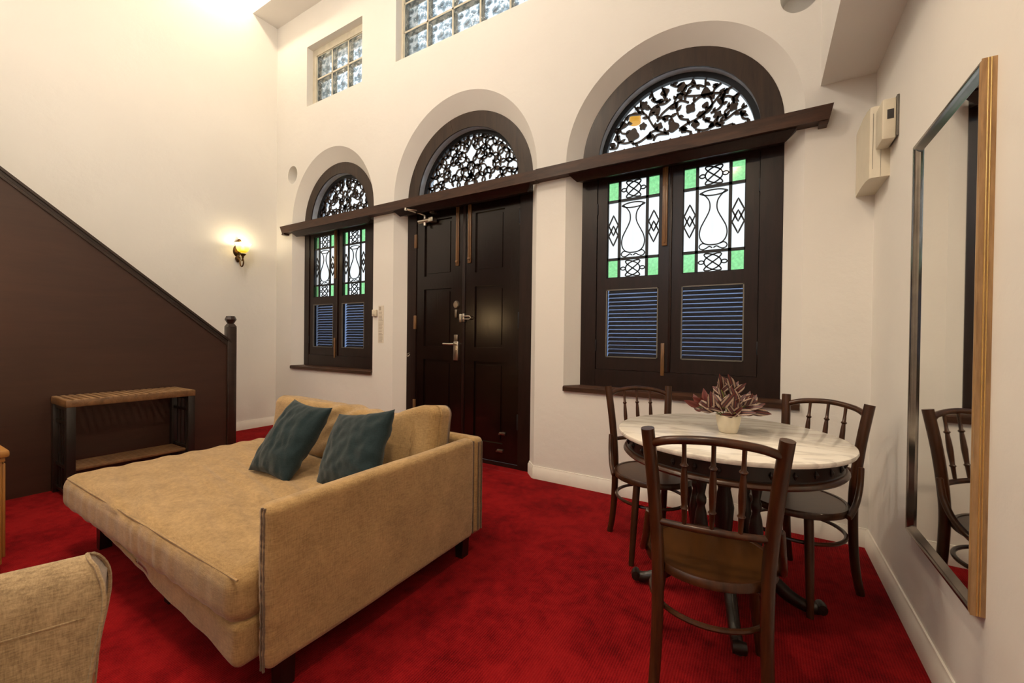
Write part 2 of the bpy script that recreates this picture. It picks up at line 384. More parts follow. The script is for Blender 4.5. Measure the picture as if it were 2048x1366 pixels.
FRET_STEMS = [[(-0.043,0.141),(-0.113,0.18),(-0.155,0.226),(-0.192,0.294),(-0.225,0.339),(-0.279,0.35),(-0.353,0.354),(-0.413,0.276),(-0.459,0.28)],[(-0.413,0.276),(-0.401,0.235),(-0.359,0.217)],[(-0.496,0.128),(-0.441,0.124),(-0.427,0.166),(-0.435,0.228),(-0.459,0.272)],[(-0.427,0.166),(-0.373,0.146),(-0.313,0.147)],[(-0.313,0.125),(-0.254,0.133),(-0.197,0.164),(-0.155,0.19),(-0.113,0.18)],[(-0.154,0.117),(-0.126,0.154),(-0.057,0.145)],[(-0.197,0.142),(-0.168,0.157)],[(-0.192,0.294),(-0.171,0.354),(-0.13,0.378),(-0.074,0.377),(-0.034,0.401)],[(-0.225,0.339),(-0.251,0.39),(-0.252,0.449)],[(-0.171,0.354),(-0.2,0.398)],[(-0.144,0.411),(-0.102,0.392),(-0.068,0.425),(-0.097,0.505)],[(-0.128,0.255),(-0.094,0.304),(-0.033,0.344),(0.007,0.362)],[(-0.114,0.273),(-0.059,0.28),(-0.025,0.264)],[(0.03,0.159),(0.089,0.186),(0.14,0.2),(0.203,0.232),(0.264,0.297),(0.317,0.348),(0.382,0.369)],[(-0.006,0.365),(0.026,0.419),(0.079,0.39),(0.169,0.368),(0.263,0.357),(0.305,0.345)],[(0.079,0.39),(0.098,0.44),(0.156,0.444),(0.194,0.425)],[(0.113,0.318),(0.17,0.357),(0.232,0.339),(0.252,0.28),(0.234,0.244),(0.197,0.227)],[(0.022,0.266),(0.007,0.347),(0.04,0.366),(0.093,0.338)],[(0.022,0.266),(0.042,0.233),(0.095,0.212)],[(0.284,0.136),(0.344,0.154),(0.397,0.187),(0.432,0.197),(0.469,0.213)],[(0.3,0.306),(0.348,0.313),(0.384,0.296),(0.424,0.317)],[(0.384,0.296),(0.39,0.248)],[(0.344,0.154),(0.332,0.204),(0.355,0.224)],[(0.284,0.136),(0.229,0.164),(0.191,0.194)],[(0.24,0.222),(0.289,0.236),(0.319,0.274),(0.306,0.318)],[(0.123,0.502),(0.107,0.472),(0.072,0.462)],[(0.205,0.476),(0.203,0.409)],[(0.307,0.415),(0.268,0.389),(0.257,0.366)],[(0.046,0.435),(0.053,0.398)],[(-0.035,0.508),(-0.001,0.484),(0.025,0.476)],[(-0.173,0.499),(-0.158,0.437),(-0.144,0.404)],[(-0.302,0.419),(-0.272,0.366)],[(0.03,0.152),(0.063,0.143),(0.116,0.117)],[(0.141,0.131),(0.205,0.109),(0.284,0.136)],[(0.284,0.136),(0.327,0.105),(0.386,0.11)],[(0.29,0.189),(0.284,0.136)],[(0.432,0.184),(0.444,0.135),(0.478,0.119)],[(-0.36,0.285),(-0.338,0.309)],[(-0.032,0.273),(-0.011,0.225)]]
FRET_FLOW = [(-0.01,0.186,0.041),(-0.314,0.195,0.053),(-0.229,0.406,0.032),(-0.136,0.337,0.036),(-0.075,0.463,0.033),(0.045,0.463,0.038),(0.207,0.381,0.034),(0.107,0.292,0.037),(0.384,0.23,0.033),(0.443,0.168,0.022),(0.141,0.166,0.029),(0.287,0.196,0.03),(0.208,0.285,0.025),(0.222,0.179,0.021),(-0.234,0.246,0.029),(-0.39,0.293,0.032),(-0.113,0.216,0.028),(-0.066,0.261,0.024),(0.306,0.291,0.026),(0.172,0.227,0.025),(0.027,0.405,0.024),(-0.183,0.153,0.025),(0.063,0.143,0.023),(0.341,0.348,0.02),(0.124,0.46,0.019),(0.268,0.403,0.018),(-0.435,0.198,0.028),(0.001,0.342,0.026),(0.407,0.296,0.017),(0.332,0.177,0.02),(0.248,0.132,0.019),(-0.102,0.399,0.021),(0.251,0.334,0.019),(-0.473,0.154,0.023),(-0.158,0.43,0.019)]

# ================================================================ STRUCTURE
# ---- floor
mb = MB().add([(XL-.1,YB-.1,0),(XR+.1,YB-.1,0),(XR+.1,W,0),(XL-.1,W,0)], [(0,1,2,3)])
d_ = OPEN['door']; mb.add([(d_['c']-d_['R'],W,0),(d_['c']+d_['R'],W,0),(d_['c']+d_['R'],W+.32,0),(d_['c']-d_['R'],W+.32,0)], [(0,1,2,3)])
struct(mb.build('floor', 'carpet', fix=False), 'red cut pile carpet covering the whole floor', 'carpet')

# ---- window wall with arched, splayed openings
outer = [(XL-.1,0),(XR+.1,0),(XR+.1,ZC),(XL-.1,ZC)]
VENTS = [(-5.115,3.197,.100,.112), (.17,3.292,.102,.112)]
def circ(c, rx, rz, n=32): return [(c[0]+rx*math.cos(2*PI*i/n), c[1]+rz*math.sin(2*PI*i/n)) for i in range(n)]
GB = {'small': (-4.83,-3.822,3.975,4.70), 'big': (-3.30,-1.60,4.02,5.03)}
rect = lambda x0,x1,z0,z1: [(x0,z0),(x1,z0),(x1,z1),(x0,z1)]
mbw = MB()
E_ = 1e-4
holes_f = [arch_loop(o['c'],o['R'],o['Rz'],max(o['z0'],E_),SPR) for o in OPEN.values()]
holes_b = [arch_loop(o['c'],o['f'],o['f'],max(o['z0'],E_),SPR) for o in OPEN.values()]
v, f = cut_wall([outer]+holes_f+[circ(c[:2],c[2],c[3]) for c in VENTS]+[rect(*g) for g in GB.values()], 'tmp')
mbw.add([(a,W,b) for a,b,_ in v], f)
v, f = cut_wall([outer]+holes_b+[rect(*g) for g in GB.values()], 'tmp')
mbw.add([(a,W+.32,b) for a,b,_ in v], f)
for o, hf, hb in zip(OPEN.values(), holes_f, holes_b):
    n = len(hf); closed = o['z0'] > 0
    vs = [(p[0],W,p[1]) for p in hf]+[(p[0],FR,p[1]) for p in hb]+[(p[0],W+.32,p[1]) for p in hb]
    fs = []
    for i in range(n if closed else n-1):
        j = (i+1)%n; fs += [(i,j,n+j,n+i),(n+i,n+j,2*n+j,2*n+i)]
    mbw.add(vs, fs, True)
for c in VENTS:
    lp = circ(c[:2],c[2],c[3]); n = len(lp)
    vs = [(p[0],W,p[1]) for p in lp]+[(c[0]+(p[0]-c[0])*.93,W+.16,c[1]+(p[1]-c[1])*.93) for p in lp]
    mbw.add(vs, [(i,(i+1)%n,n+(i+1)%n,n+i) for i in range(n)]+[list(range(n,2*n))], True)
for g in GB.values():
    lp = rect(*g); vs = [(p[0],W,p[1]) for p in lp]+[(p[0],W+.32,p[1]) for p in lp]
    mbw.add(vs, [(i,(i+1)%4,4+(i+1)%4,4+i) for i in range(4)])
struct(mbw.build('wall_back', 'wall', fix=False, ang=30), 'cream plastered wall with three deep arched openings', 'wall')

# ---- other walls, ceiling, soffits
mb = MB().add([(XL,YB,0),(XL,W,0),(XL,W,3.665),(XL,YB,3.665),(XL-.013,YB,3.685),(XL-.013,W,3.685),(XL-.013,W,ZC),(XL-.013,YB,ZC)],
              [(0,1,2,3),(3,2,5,4),(4,5,6,7)])
struct(mb.build('wall_left', 'wall', fix=False), 'tall cream wall rising behind the staircase', 'wall')
mb = MB().box(XR, XR+.12, YB, W, 0, ZC)
struct(mb.build('wall_right', 'wall'), 'cream wall carrying the tall mirror', 'wall')
rw = (-2.6,-.9,2.75,4.45)  # opening added in the unseen rear wall to bring in daylight
v, f = cut_wall([[(XL-.1,0),(XR+.1,0),(XR+.1,ZC),(XL-.1,ZC)], rect(*rw)], 'tmp')
struct(MB().add([(a,YB,b) for a,b,_ in v], f).build('wall_rear', 'wall', fix=False), 'cream wall behind the viewer with an opening added for daylight', 'wall')
w5 = sempty('added_window', 'plain wooden window added behind the viewer to let in daylight', 'window', (rw[0],YB,rw[2]))
mb = MB()
for x in (0, .82, 1.64): mb.box(x, x+.06, -.04, .02, 0, 1.7)
for z in (0, .82, 1.64): mb.box(0, 1.7, -.035, .015, z, z+.06)
mb.build('frame', 'dark_wood', w5)
struct(MB().box(XL-.1,XR+.1,YB-.1,W+.3,ZC,ZC+.1).build('ceiling','ceiling_paint'), 'pale ceiling high above the room', 'ceiling')
struct(MB().box(.28,XR,YB,W,2.696,ZC).build('trim_1','wall_trim'), 'white boxed bulkhead running along the right wall', 'bulkhead')
struct(MB().box(XL-.02,.28,2.77,W,5.16,ZC).build('trim_2','wall_trim'), 'cream beam above the glass block windows', 'beam')

# ---- baseboards
BP = [(0,0),(.017,0),(.017,.082),(.009,.092),(.007,.1055),(0,.1055)]
dl, dr = d_['c']-d_['R'], d_['c']+d_['R']
def base_x(name, x0, x1, lab):
    mb = MB().prism([(W-a,b) for a,b in BP], x0, x1, 'x'); return mb
mb = base_x('', dr, XR, ''); 
sp_ = [(dr,W),(d_['c']+d_['f']+.006,FR-.01)]      # return into the splayed reveal
def reveal_base(mb, a, b):
    A, B = Vector(a), Vector(b); t = (B-A).normalized(); nrm = Vector((t.y,-t.x))
    if nrm.x*(d_['c']-A.x) < 0: nrm = -nrm
    n = len(BP); vs = [(A.x+nrm.x*p,A.y+nrm.y*p-0.0,q) for p,q in BP]+[(B.x+nrm.x*p,B.y+nrm.y*p,q) for p,q in BP]
    mb.add(vs, [list(range(n)),list(range(n,2*n))]+[(i,(i+1)%n,n+(i+1)%n,n+i) for i in range(n)])
reveal_base(mb, *sp_)
struct(mb.build('baseboard_back', 'base_paint'), 'cream baseboard under the larger window by the dining table', 'baseboard')
mb = base_x('', XL, dl, ''); reveal_base(mb, (dl,W), (d_['c']-d_['f']-.006,FR-.01))
struct(mb.build('baseboard_back', 'base_paint'), 'cream baseboard behind the sofa under the far window', 'baseboard')
struct(MB().prism([(XL+a,b) for a,b in BP], YB, W, 'y').build('baseboard_left','base_paint'), 'cream baseboard along the staircase wall', 'baseboard')
mb = MB().prism([(XR-a,b) for a,b in BP], YB, W, 'y')
struct(mb.build('baseboard_right','base_paint'), 'cream baseboard below the tall mirror', 'baseboard')

# ---- long wooden ledge over the openings (two planks)
def plank(x0, x1, dz, taper0, taper1):
    y0, z0, z1 = W-.072, 2.457+dz, 2.545+dz
    vs = [(x0,y0,z1),(x1,y0,z1),(x1,W,z1),(x0,W,z1),(x0+taper0,y0,z0),(x1-taper1,y0,z0),(x1-taper1,W,z0),(x0+taper0,W,z0)]
    mb = MB().add(vs, [(0,1,2,3),(4,7,6,5),(0,4,5,1),(1,5,6,2),(2,6,7,3),(3,7,4,0)])
    return mb
mb = plank(-5.268, -1.602, 0, .05, 0); mb.box(-5.235,-5.18,W-.066,W,2.437,2.457)
struct(mb.build('trim_3','ledge_wood'), 'long brown wooden ledge plank over the door and the far window', 'ledge')
mb = plank(-1.602, .338, .004, 0, .02); mb.box(.27,.312,W-.064,W,2.441,2.461)
struct(mb.build('trim_4','ledge_wood'), 'brown wooden ledge plank over the larger window', 'ledge')

# ---- fretwork
def blob(mb, x, z, r, y0, y1, lobes=5, ph=0, depth=.32):
    n = lobes*6; pts = []
    for i in range(n):
        a = 2*PI*i/n; q = r*(1-depth*.5+depth*.5*math.cos(lobes*a+ph)); pts.append((x+q*math.cos(a), z+q*math.sin(a)))
    mb.prism(pts, y0, y1, 'y')
def leafshape(mb, x, z, a, l, w, y0, y1):
    pts = []
    prof = [(0,.1),(.15,.7),(.35,1),(.5,.75),(.6,.85),(.8,.45),(1,0)]
    up = [(t*l, h*w/2) for t,h in prof]; dn = [(t*l,-h*w/2) for t,h in prof[-2:0:-1]]
    for (p,q) in up+dn: pts.append((x+p*math.cos(a)-q*math.sin(a), z+p*math.sin(a)+q*math.cos(a)))
    mb.prism(pts, y0, y1, 'y')
def inside(x, z, r): return z > .012 and math.hypot(x,z) < r
def fret_traced(c, r):
    mb = MB(); y0, y1 = W+.20, W+.214; rnd = random.Random(3)
    for s in FRET_STEMS:
        p = smooth_path(s, 5); mb.ribbon([(c+a,SPR+b) for a,b in p], .0140, y0, y1)
        for k in range(2, len(p)-1, 7):
            a = math.atan2(p[k+1][1]-p[k-1][1], p[k+1][0]-p[k-1][0]) + rnd.choice((-.9,.9))
            if inside(p[k][0]+.03*math.cos(a), p[k][1]+.03*math.sin(a), r): leafshape(mb, c+p[k][0], SPR+p[k][1], a, rnd.uniform(.034,.050), .024, y0, y1)
    for i,(x,z,q) in enumerate(FRET_FLOW): blob(mb, c+x, SPR+z, q*1.05, y0, y1, 3+i%3, i*1.3, .26)
    for k in range(14):                                   # low scrolls behind the ledge
        x = -.46+.07*k; pts = [(x,.0),(x+.02,.05),(x+.05,.075),(x+.065,.05),(x+.05,.035)]
        mb.ribbon([(c+a,SPR+b) for a,b in smooth_path(pts,4)], .012, y0, y1); blob(mb, c+x+.01, SPR+.085, .02, y0, y1, 4, k)
    return mb
def fret_auto(c, r, seed, step):
    mb = MB(); y0, y1 = W+.20, W+.214; rnd = random.Random(seed); P = [(0,.16*r/.5)]
    tries = 0
    while tries < 9000:
        tries += 1
        x, z = rnd.uniform(0,r), rnd.uniform(.02,r)
        if math.hypot(x,z) > r*.97 or (0 < x < step*.35): continue
        if all(math.hypot(x-a,z-b) > step for a,b in P): P.append((x,z))
    for sg in (1,-1):
        for i,(x,z) in enumerate(P):
            near = sorted(((math.hypot(x-a,z-b),a,b) for j,(a,b) in enumerate(P) if j != i))[:3]
            for q,(d,a,b) in enumerate(near):
                mx, mz = (x+a)/2+(b-z)*.25, (z+b)/2-(a-x)*.25
                p = smooth_path([(x,z),(mx,mz),(a,b)], 4); mb.ribbon([(c+sg*u,SPR+w) for u,w in p], .0125, y0, y1)
            if i % 3: leafshape(mb, c+sg*x, SPR+z, (i*2.4 if sg > 0 else PI-i*2.4), step*.85, step*.42, y0, y1)
            else: blob(mb, c+sg*x, SPR+z, step*(.36 if i else .62), y0, y1, 5, i*.9, .4)
            rr = math.hypot(x,z)
            if rr > r-step*1.1:
                mb.ribbon([(c+sg*x,SPR+z),(c+sg*x*r/rr*1.01,SPR+z*r/rr*1.01)], .012, y0, y1)
    return mb
def half_ring(c, ri, ro, y0, y1, n=44, z=SPR):
    mb = MB(); vs = []
    for y in (y0,y1):
        for r in (ri,ro):
            vs += [(c-r*math.cos(PI*i/n), y, z+r*math.sin(PI*i/n)) for i in range(n+1)]
    m = n+1; fs = []
    for i in range(n):
        fs += [(i,i+1,m+i+1,m+i),(2*m+i,3*m+i,3*m+i+1,2*m+i+1)]
    mb.add(vs, fs); o = len(vs)
    fs = []
    for i in range(n): fs += [(i,2*m+i,2*m+i+1,i+1),(m+i,m+i+1,3*m+i+1,3*m+i)]
    mb.add(vs, fs+[(0,m,3*m,2*m),(n,2*m+n,3*m+n,m+n)], True)
    return mb
def fanlight(root, o, seed, step, traced=False):
    c, fo, i_ = o['c'], o['f'], o['i']
    # arch board in three segments, joints showing
    cuts = [0, .42, 1.0]
    for a, b in zip(cuts, cuts[1:]):
        n = 24; g = .0003; A = [PI*(a+g+(b-a-2*g)*k/n) for k in range(n+1)]
        ring = [(c-(fo-.001)*math.cos(t), SPR+(fo-.001)*math.sin(t)) for t in A]; inn = [(c-i_*math.cos(t), SPR+i_*math.sin(t)) for t in A]
        m = n+1; vs = [(p[0],y,p[1]) for y in (FR,FR+.014) for lp in (ring,inn) for p in lp]; fs = []
        for k in range(n): fs += [(k,k+1,m+k+1,m+k),(2*m+k,3*m+k,3*m+k+1,2*m+k+1),(k,2*m+k,2*m+k+1,k+1),(m+k,m+k+1,3*m+k+1,3*m+k)]
        fs += [(0,m,3*m,2*m),(n,2*m+n,3*m+n,m+n)]
        MB().add(vs, fs).build('arch_board', 'arch_wood_lit', root)
    # liner between the arch board and the fretwork
    n = 44; r0, r1 = i_+.002, i_+.012
    vs = [(c-r0*math.cos(PI*k/n),FR+.014,SPR+r0*math.sin(PI*k/n)) for k in range(n+1)]+[(c-r1*math.cos(PI*k/n),W+.30,SPR+r1*math.sin(PI*k/n)) for k in range(n+1)]
    r2 = fo+.01
    vs += [(c-r2*math.cos(PI*k/n),FR+.0145,SPR+r2*math.sin(PI*k/n)) for k in range(n+1)]
    MB().add(vs, [(k,k+1,n+2+k,n+1+k) for k in range(n)]+[(k,k+1,2*n+3+k,2*n+2+k) for k in range(n)], True).build('arch_liner','arch_liner',root,fix=False)
    r = i_-.032
    ring = half_ring(c, r, i_+.03, W+.19, W+.225); ring.box(c-i_,c+i_,W+.19,W+.225,SPR-.02,SPR+.012)
    ring.build('fanlight_ring', 'black_lead', root)
    fr = fret_traced(c, r) if traced else fret_auto(c, r, seed, step)
    fr.build('fretwork', 'arch_wood_lit', root, 'carved floral fretwork')
    pane = [(c-(r+.01)*math.cos(PI*k/40), SPR+(r+.01)*math.sin(PI*k/40)) for k in range(41)]
    MB().prism(pane, W+.232, W+.236, 'y').build('fanlight_pane', 'fan_pane', root)
    # solid head block between the leaves and the arch, and cove under the ledge
    MB().box(c-fo+.001,c+fo-.001,FR,W+.30,2.457,SPR).build('head', 'dark_wood', root)
    x0, x1 = c-fo, c+fo
    vs = [(x0-.055,W-.05,2.457),(x1+.055,W-.05,2.457),(x1+.055,W,2.457),(x0-.055,W,2.457),
          (x0-.03,W-.02,2.43),(x1+.03,W-.02,2.43),(x1+.03,W,2.43),(x0-.03,W,2.43),
          (x0-.002,W-.004,2.405),(x1+.002,W-.004,2.405),(x1+.002,W,2.405),(x0-.002,W,2.405)]
    mb = MB().add(vs, [(0,1,2,3)]+[(a+k,a+(k+1)%4,a+4+(k+1)%4,a+4+k) for a in (0,4) for k in range(4)]+[(8,11,10,9)])
    mb.add([(x0+.002,W,2.457),(x1-.002,W,2.457),(x1-.002,FR+.02,2.457),(x0+.002,FR+.02,2.457),(x0+.002,W,2.405),(x1-.002,W,2.405),(x1-.002,FR+.02,2.440),(x0+.002,FR+.02,2.440)],
           [(0,1,2,3),(4,7,6,5),(0,4,5,1),(1,5,6,2),(2,6,7,3),(3,7,4,0)])
    mb.build('cove', 'dark_wood', root)

# ---- leaded sash
def lead_pattern(x0, x1, z0, z1, y0, y1):
    """black cames and ornaments of one stained glass light"""
    mb = MB(); w, h = x1-x0, z1-z0; g = .0205
    cx = [x0+.235*w, x1-.235*w]; cz = [z0+.195*h, z1-.205*h]
    for x in cx: mb.box(x-g/2,x+g/2,y0,y1,z0,z1)
    for z in cz: mb.box(x0,x1,y0,y1,z-g/2,z+g/2)
    for (a,b) in ((x0,x0+.007),(x1-.007,x1)): mb.box(a,b,y0,y1,z0,z1)
    for (a,b) in ((z0,z0+.007),(z1-.007,z1)): mb.box(x0,x1,y0,y1,a,b)
    ya, yb = y0+.003, y1-.003
    mx0, mx1 = cx[0]+g/2, cx[1]-g/2; mw = mx1-mx0; mc = (mx0+mx1)/2
    for (a,b) in ((z0+.006,cz[0]-g/2),(cz[1]+g/2,z1-.006)):          # endless knots
        zc, hh = (a+b)/2, (b-a)/2*.92
        pts = [(mc+mw*.29*math.cos(3*t), zc+hh*math.sin(2*t)) for t in [2*PI*k/96 for k in range(96)]]
        mb.ribbon(pts, .0088, ya, yb, True)
        for s in (-1,1): mb.ribbon([(mc+s*(mw*.385)+mw*.095*math.cos(t), zc+hh*.20*math.sin(t)) for t in [2*PI*k/20 for k in range(20)]], .0080, ya, yb, True)
    a, b = cz[0]+g/2, cz[1]-g/2; H = b-a                               # vase
    half = [(.46,.985),(.40,.93),(.25,.865),(.155,.80),(.12,.73),(.13,.65),(.20,.57),(.32,.47),(.43,.37),(.47,.27),(.43,.18),(.32,.115),(.16,.085),(0,.08)]
    prof = [(mc+p*mw*.98, a+q*H) for p,q in half[1:]]; prof2 = [(mc-p*mw*.98, a+q*H) for p,q in half[1:]]
    mb.ribbon(smooth_path(prof,4), .0082, ya, yb); mb.ribbon(smooth_path(prof2,4), .0082, ya, yb)
    lip = [(mc+mw*.46*math.cos(t)*(1), a+H*.925+H*.045*math.sin(t)*(1-.6*abs(math.cos(t))**4)) for t in [2*PI*k/40 for k in range(40)]]
    mb.ribbon(lip, .0082, ya, yb, True)
    for s in (-1,1):                                                   # scrolled foot
        foot = [(.02,.03),(.12,.055),(.22,.03),(.33,.012),(.44,.03),(.46,.075),(.36,.11),(.24,.095)]
        mb.ribbon(smooth_path([(mc+s*p*mw, a+q*H) for p,q in foot],4), .0078, ya, yb)
    for (u0,u1) in ((x0+.007,cx[0]-g/2),(cx[1]+g/2,x1-.007)):           # linked diamonds
        uc, uw, zc = (u0+u1)/2, (u1-u0)/2*.97, (a+b)/2
        for (off,hh,ww) in ((.093,.182,1),(-.093,.182,1)):
            z = zc+off*H; q = [(uc,z+hh*H),(uc+uw*ww,z),(uc,z-hh*H),(uc-uw*ww,z)]
            dense = []
            for k in range(4):
                p, r = q[k], q[(k+1)%4]; dense += [(p[0]+(r[0]-p[0])*t/6,p[1]+(r[1]-p[1])*t/6) for t in range(6)]
            mb.ribbon(dense, .0100, ya, yb, True)
    return mb, cx, cz, g
SLAT = None
def sash(root, xa, xb, inner, seed):
    """one casement leaf: wooden rails, stained glass light above, louvred light below"""
    global SLAT
    zt, zb = 2.448, .932; y0, y1 = FR+.010, FR+.052
    gx0, gx1 = xa+.080, xb-.080; g1 = (1.648,2.402); g2 = (1.028,1.558)
    mb = MB()
    mb.box(xa+.002,gx0,y0,y1,zb,zt); mb.box(gx1,xb-.002,y0,y1,zb,zt)
    mb.box(gx0,gx1,y0,y1,zb,g2[0]); mb.box(gx0,gx1,y0,y1,g2[1],g1[0]); mb.box(gx0,gx1,y0,y1,g1[1],zt)
    s = mb.build('sash', 'dark_wood', root)
    lp, cx, cz, g = lead_pattern(gx0, gx1, g1[0], g1[1], FR+.020, FR+.034)
    lp.build('leading', 'black_lead', s, 'black lead cames with knots, diamonds and a vase')
    xs = [(gx0,cx[0]),(cx[0],cx[1]),(cx[1],gx1)]; zs = [(g1[0],cz[0]),(cz[0],cz[1]),(cz[1],g1[1])]
    for i,(a,b) in enumerate(xs):
        for j,(p,q) in enumerate(zs):
            corner = i != 1 and j != 1
            MB().box(a,b,FR+.025,FR+.029,p,q).build('pane', 'glass_green' if corner else 'glass_frost', s, 'green glass pane' if corner else None)
    mb = MB(); bd = .008
    mb.box(gx0,gx0+bd,FR+.004,FR+.02,*g2); mb.box(gx1-bd,gx1,FR+.004,FR+.02,*g2); mb.box(gx0,gx1,FR+.004,FR+.02,g2[0],g2[0]+bd); mb.box(gx0,gx1,FR+.004,FR+.02,g2[1]-bd,g2[1])
    mb.build('bead', 'grey_plastic', s)
    MB().box(gx0+.002,gx1-.002,FR+.022,FR+.026,*g2).build('pane', 'glass_low', s)
    if SLAT is None:
        m_ = MB().add([(0,-.010,-.011),(gx1-gx0,-.010,-.011),(gx1-gx0,.010,.013),(0,.010,.013),(0,-.010,-.0135),(gx1-gx0,-.010,-.0135),(gx1-gx0,.010,.0105),(0,.010,.0105)],
                      [(0,1,2,3),(4,7,6,5),(0,4,5,1),(2,6,7,3),(1,5,6,2),(0,3,7,4)])
        o_ = m_.build('slat', 'blind', s); SLAT = o_.data; bpy.data.objects.remove(o_)
    for k in range(17):
        link('slat', SLAT, 'blind', s, loc=(gx0, FR+.075, g2[0]+.018+k*.0312))
    for z in (2.20, 1.12):                                              # hinges on the outer stile
        x = xa if not inner == 'a' else xb
        MB().box(x-.006,x+.006,FR+.002,FR+.014,z-.045,z+.045,.003).build('hinge','black_lead',s)
    return s
def window(name, o, label, seed, step, traced):
    c, fo = o['c'], o['f']; root = sempty(name, label, 'window', (0,0,0)); cc = c-.002
    mb = MB()
    for sg in (-1,1):
        a, b = sorted((cc+sg*.558, c+sg*(fo-.001))); mb.box(a,b,FR,FR+.10,.795,2.457)
    mb.box(cc-.558,cc+.558,FR+.002,FR+.10,.795,.930)
    for a in (cc-.558,cc+.540): mb.box(a,a+.018,FR+.054,FR+.070,.93,2.457)
    mb.box(cc-.54,cc+.54,FR+.054,FR+.070,2.435,2.457); mb.box(cc-.54,cc+.54,FR+.054,FR+.070,.93,.945)
    mb.build('frame', 'dark_wood', root)
    s1 = sash(root, cc-.556, cc, 'b', seed); s2 = sash(root, cc, cc+.556, 'a', seed+1)
    mb = MB().box(cc-.060,cc-.022,FR-.004,FR+.010,1.86,2.452,.004); mb.box(cc-.047,cc-.035,FR-.010,FR-.003,1.88,2.44,.003)
    mb.build('bolt', 'brass_bolt', s1, 'long brown surface bolt')
    MB().box(cc-.056,cc-.030,FR-.004,FR+.010,.905,1.145,.004).build('bolt','brass_bolt',s1)
    MB().box(cc-.008,cc+.010,FR-.002,FR+.010,.932,2.448,.003).build('meeting_stile','dark_wood',s1)
    R = o['R']
    mb = MB().prism([(W-.022,.752),(W-.022,.784),(W-.012,.792),(FR+.02,.798),(FR+.02,.752)], c-R+.004, c+R-.004, 'x')
    mb.build('sill', 'ledge_wood', root)
    fanlight(root, o, seed, step, traced)
    return root
window('window_1', OPEN['left'], 'arched casement window at the far left with a small carved fanlight', 11, .060, False)
window('window_2', OPEN['right'], 'large arched casement window behind the dining table with leafy carved fanlight', 5, .06, True)

# ---- double door
o = OPEN['door']; c, fo = o['c'], o['f']
door = sempty('door_1', 'tall dark wooden double door under an arched carved fanlight', 'door')
mb = MB()
for sg in (-1,1):
    a, b = sorted((c+sg*.620, c+sg*(fo-.001))); mb.box(a,b,FR,FR+.10,0,2.457)
mb.box(c-.62,c+.62,FR+.004,FR+.06,0,.035)
for a in (c-.62,c+.602): mb.box(a,a+.018,FR+.057,FR+.075,.035,2.457)
mb.box(c-.602,-2.86,FR+.057,FR+.075,2.42,2.457); mb.box(-2.45,c+.602,FR+.057,FR+.075,2.42,2.457)
mb.build('frame', 'dark_wood', door)
def leaf(xa, xb, pa, pb):
    y0, y1 = FR+.010, FR+.055; zt, zb = (2.440, .038); rows = [(.200,.945),(1.078,1.655),(1.787,2.350)]
    mb = MB(); mb.box(xa,pa,y0,y1,zb,zt); mb.box(pb,xb,y0,y1,zb,zt); z = zb
    for (p,q) in rows: mb.box(pa,pb,y0,y1,z,p); z = q
    mb.box(pa,pb,y0,y1,z,zt)
    l = mb.build('door_leaf','door_wood',door)
    for (p,q) in rows:
        m2 = MB(); m2.box(pa,pb,y0+.018,y1-.01,p,q)
        m2.prism([(pa+.03,p+.03),(pb-.03,p+.03),(pb-.03,q-.03),(pa+.03,q-.03)], y0+.010, y0+.019, 'y')
        m2.build('panel','door_wood',l)
    return l
mt = -2.464
dL = leaf(c-.617, mt-.0015, -2.980, -2.622); dR = leaf(mt+.0015, c+.617, -2.338, -2.010)
MB().box(mt-.014,mt+.016,FR,FR+.012,.04,2.44,.003).build('astragal','dark_wood',dR)
for (x,z0,z1,l) in ((-2.547,1.865,2.452,dL),(-2.402,1.88,2.452,dR)):
    m2 = MB().box(x-.018,x+.018,FR-.002,FR+.010,z0,z1,.003); m2.box(x-.006,x+.006,FR-.010,FR,z0+.01,z1-.01,.003); m2.box(x-.014,x+.014,FR-.014,FR,z0+.03,z0+.05,.003)
    m2.build('bolt','brass_bolt',l,'long brown surface bolt')
for (x,z) in ((-3.096,2.16),(-3.096,1.32),(-3.096,.45)): MB().box(x-.016,x+.016,FR-.004,FR+.012,z-.07,z+.07,.003).build('hinge','brass_bolt',dL)
for (x,z) in ((-1.85,2.25),(-1.85,1.33),(-1.85,.42)): MB().box(x-.007,x+.007,FR-.002,FR+.012,z-.07,z+.07,.003).build('hinge','black_lead',dR)
m2 = MB().box(-2.577,-2.520,FR-.006,FR+.010,.945,1.130,.005); m2.lathe([(.012,-.004),(.012,.003)],(-2.548,FR-.006,1.045),12,'y')
m2.build('lock_plate','steel',dL,'silver card lock plate')
m2 = MB().tube([(-2.545,FR,1.103),(-2.545,FR-.045,1.103)],.010,10); m2.tube([(-2.540,FR-.045,1.103),(-2.60,FR-.047,1.103),(-2.675,FR-.045,1.105)],[.011,.010,.009],10)
m2.build('lever','steel',dL)
MB().box(-2.572,-2.526,FR-.008,FR+.010,1.130,1.195,.006).build('reader','dull_steel',dL)
m2 = MB().lathe([(.030,0),(.030,.012),(.022,.016),(.0,.016)],(-2.553,FR+.010,1.49),20,'y').xf(Matrix.Identity(4))
m2 = MB().lathe([(.0,-.012),(.026,-.010),(.032,.0),(.032,.010)],(-2.553,FR,1.487),20,'y',1,1.25); m2.box(-2.566,-2.540,FR-.006,FR+.010,1.36,1.44,.004)
m2.build('peephole_cover','dull_steel',dL)
m2 = MB().box(-2.506,-2.478,FR-.012,FR+.010,1.315,1.395,.004); m2.build('guard_base','steel',dL)
m2 = MB().tube([(-2.455,FR-.02,1.372),(-2.375,FR-.02,1.372),(-2.360,FR-.02,1.358),(-2.375,FR-.02,1.344),(-2.455,FR-.02,1.344)],.005,8); m2.box(-2.462,-2.440,FR-.018,FR+.010,1.318,1.398,.004)
m2.build('swing_guard','steel',dR)
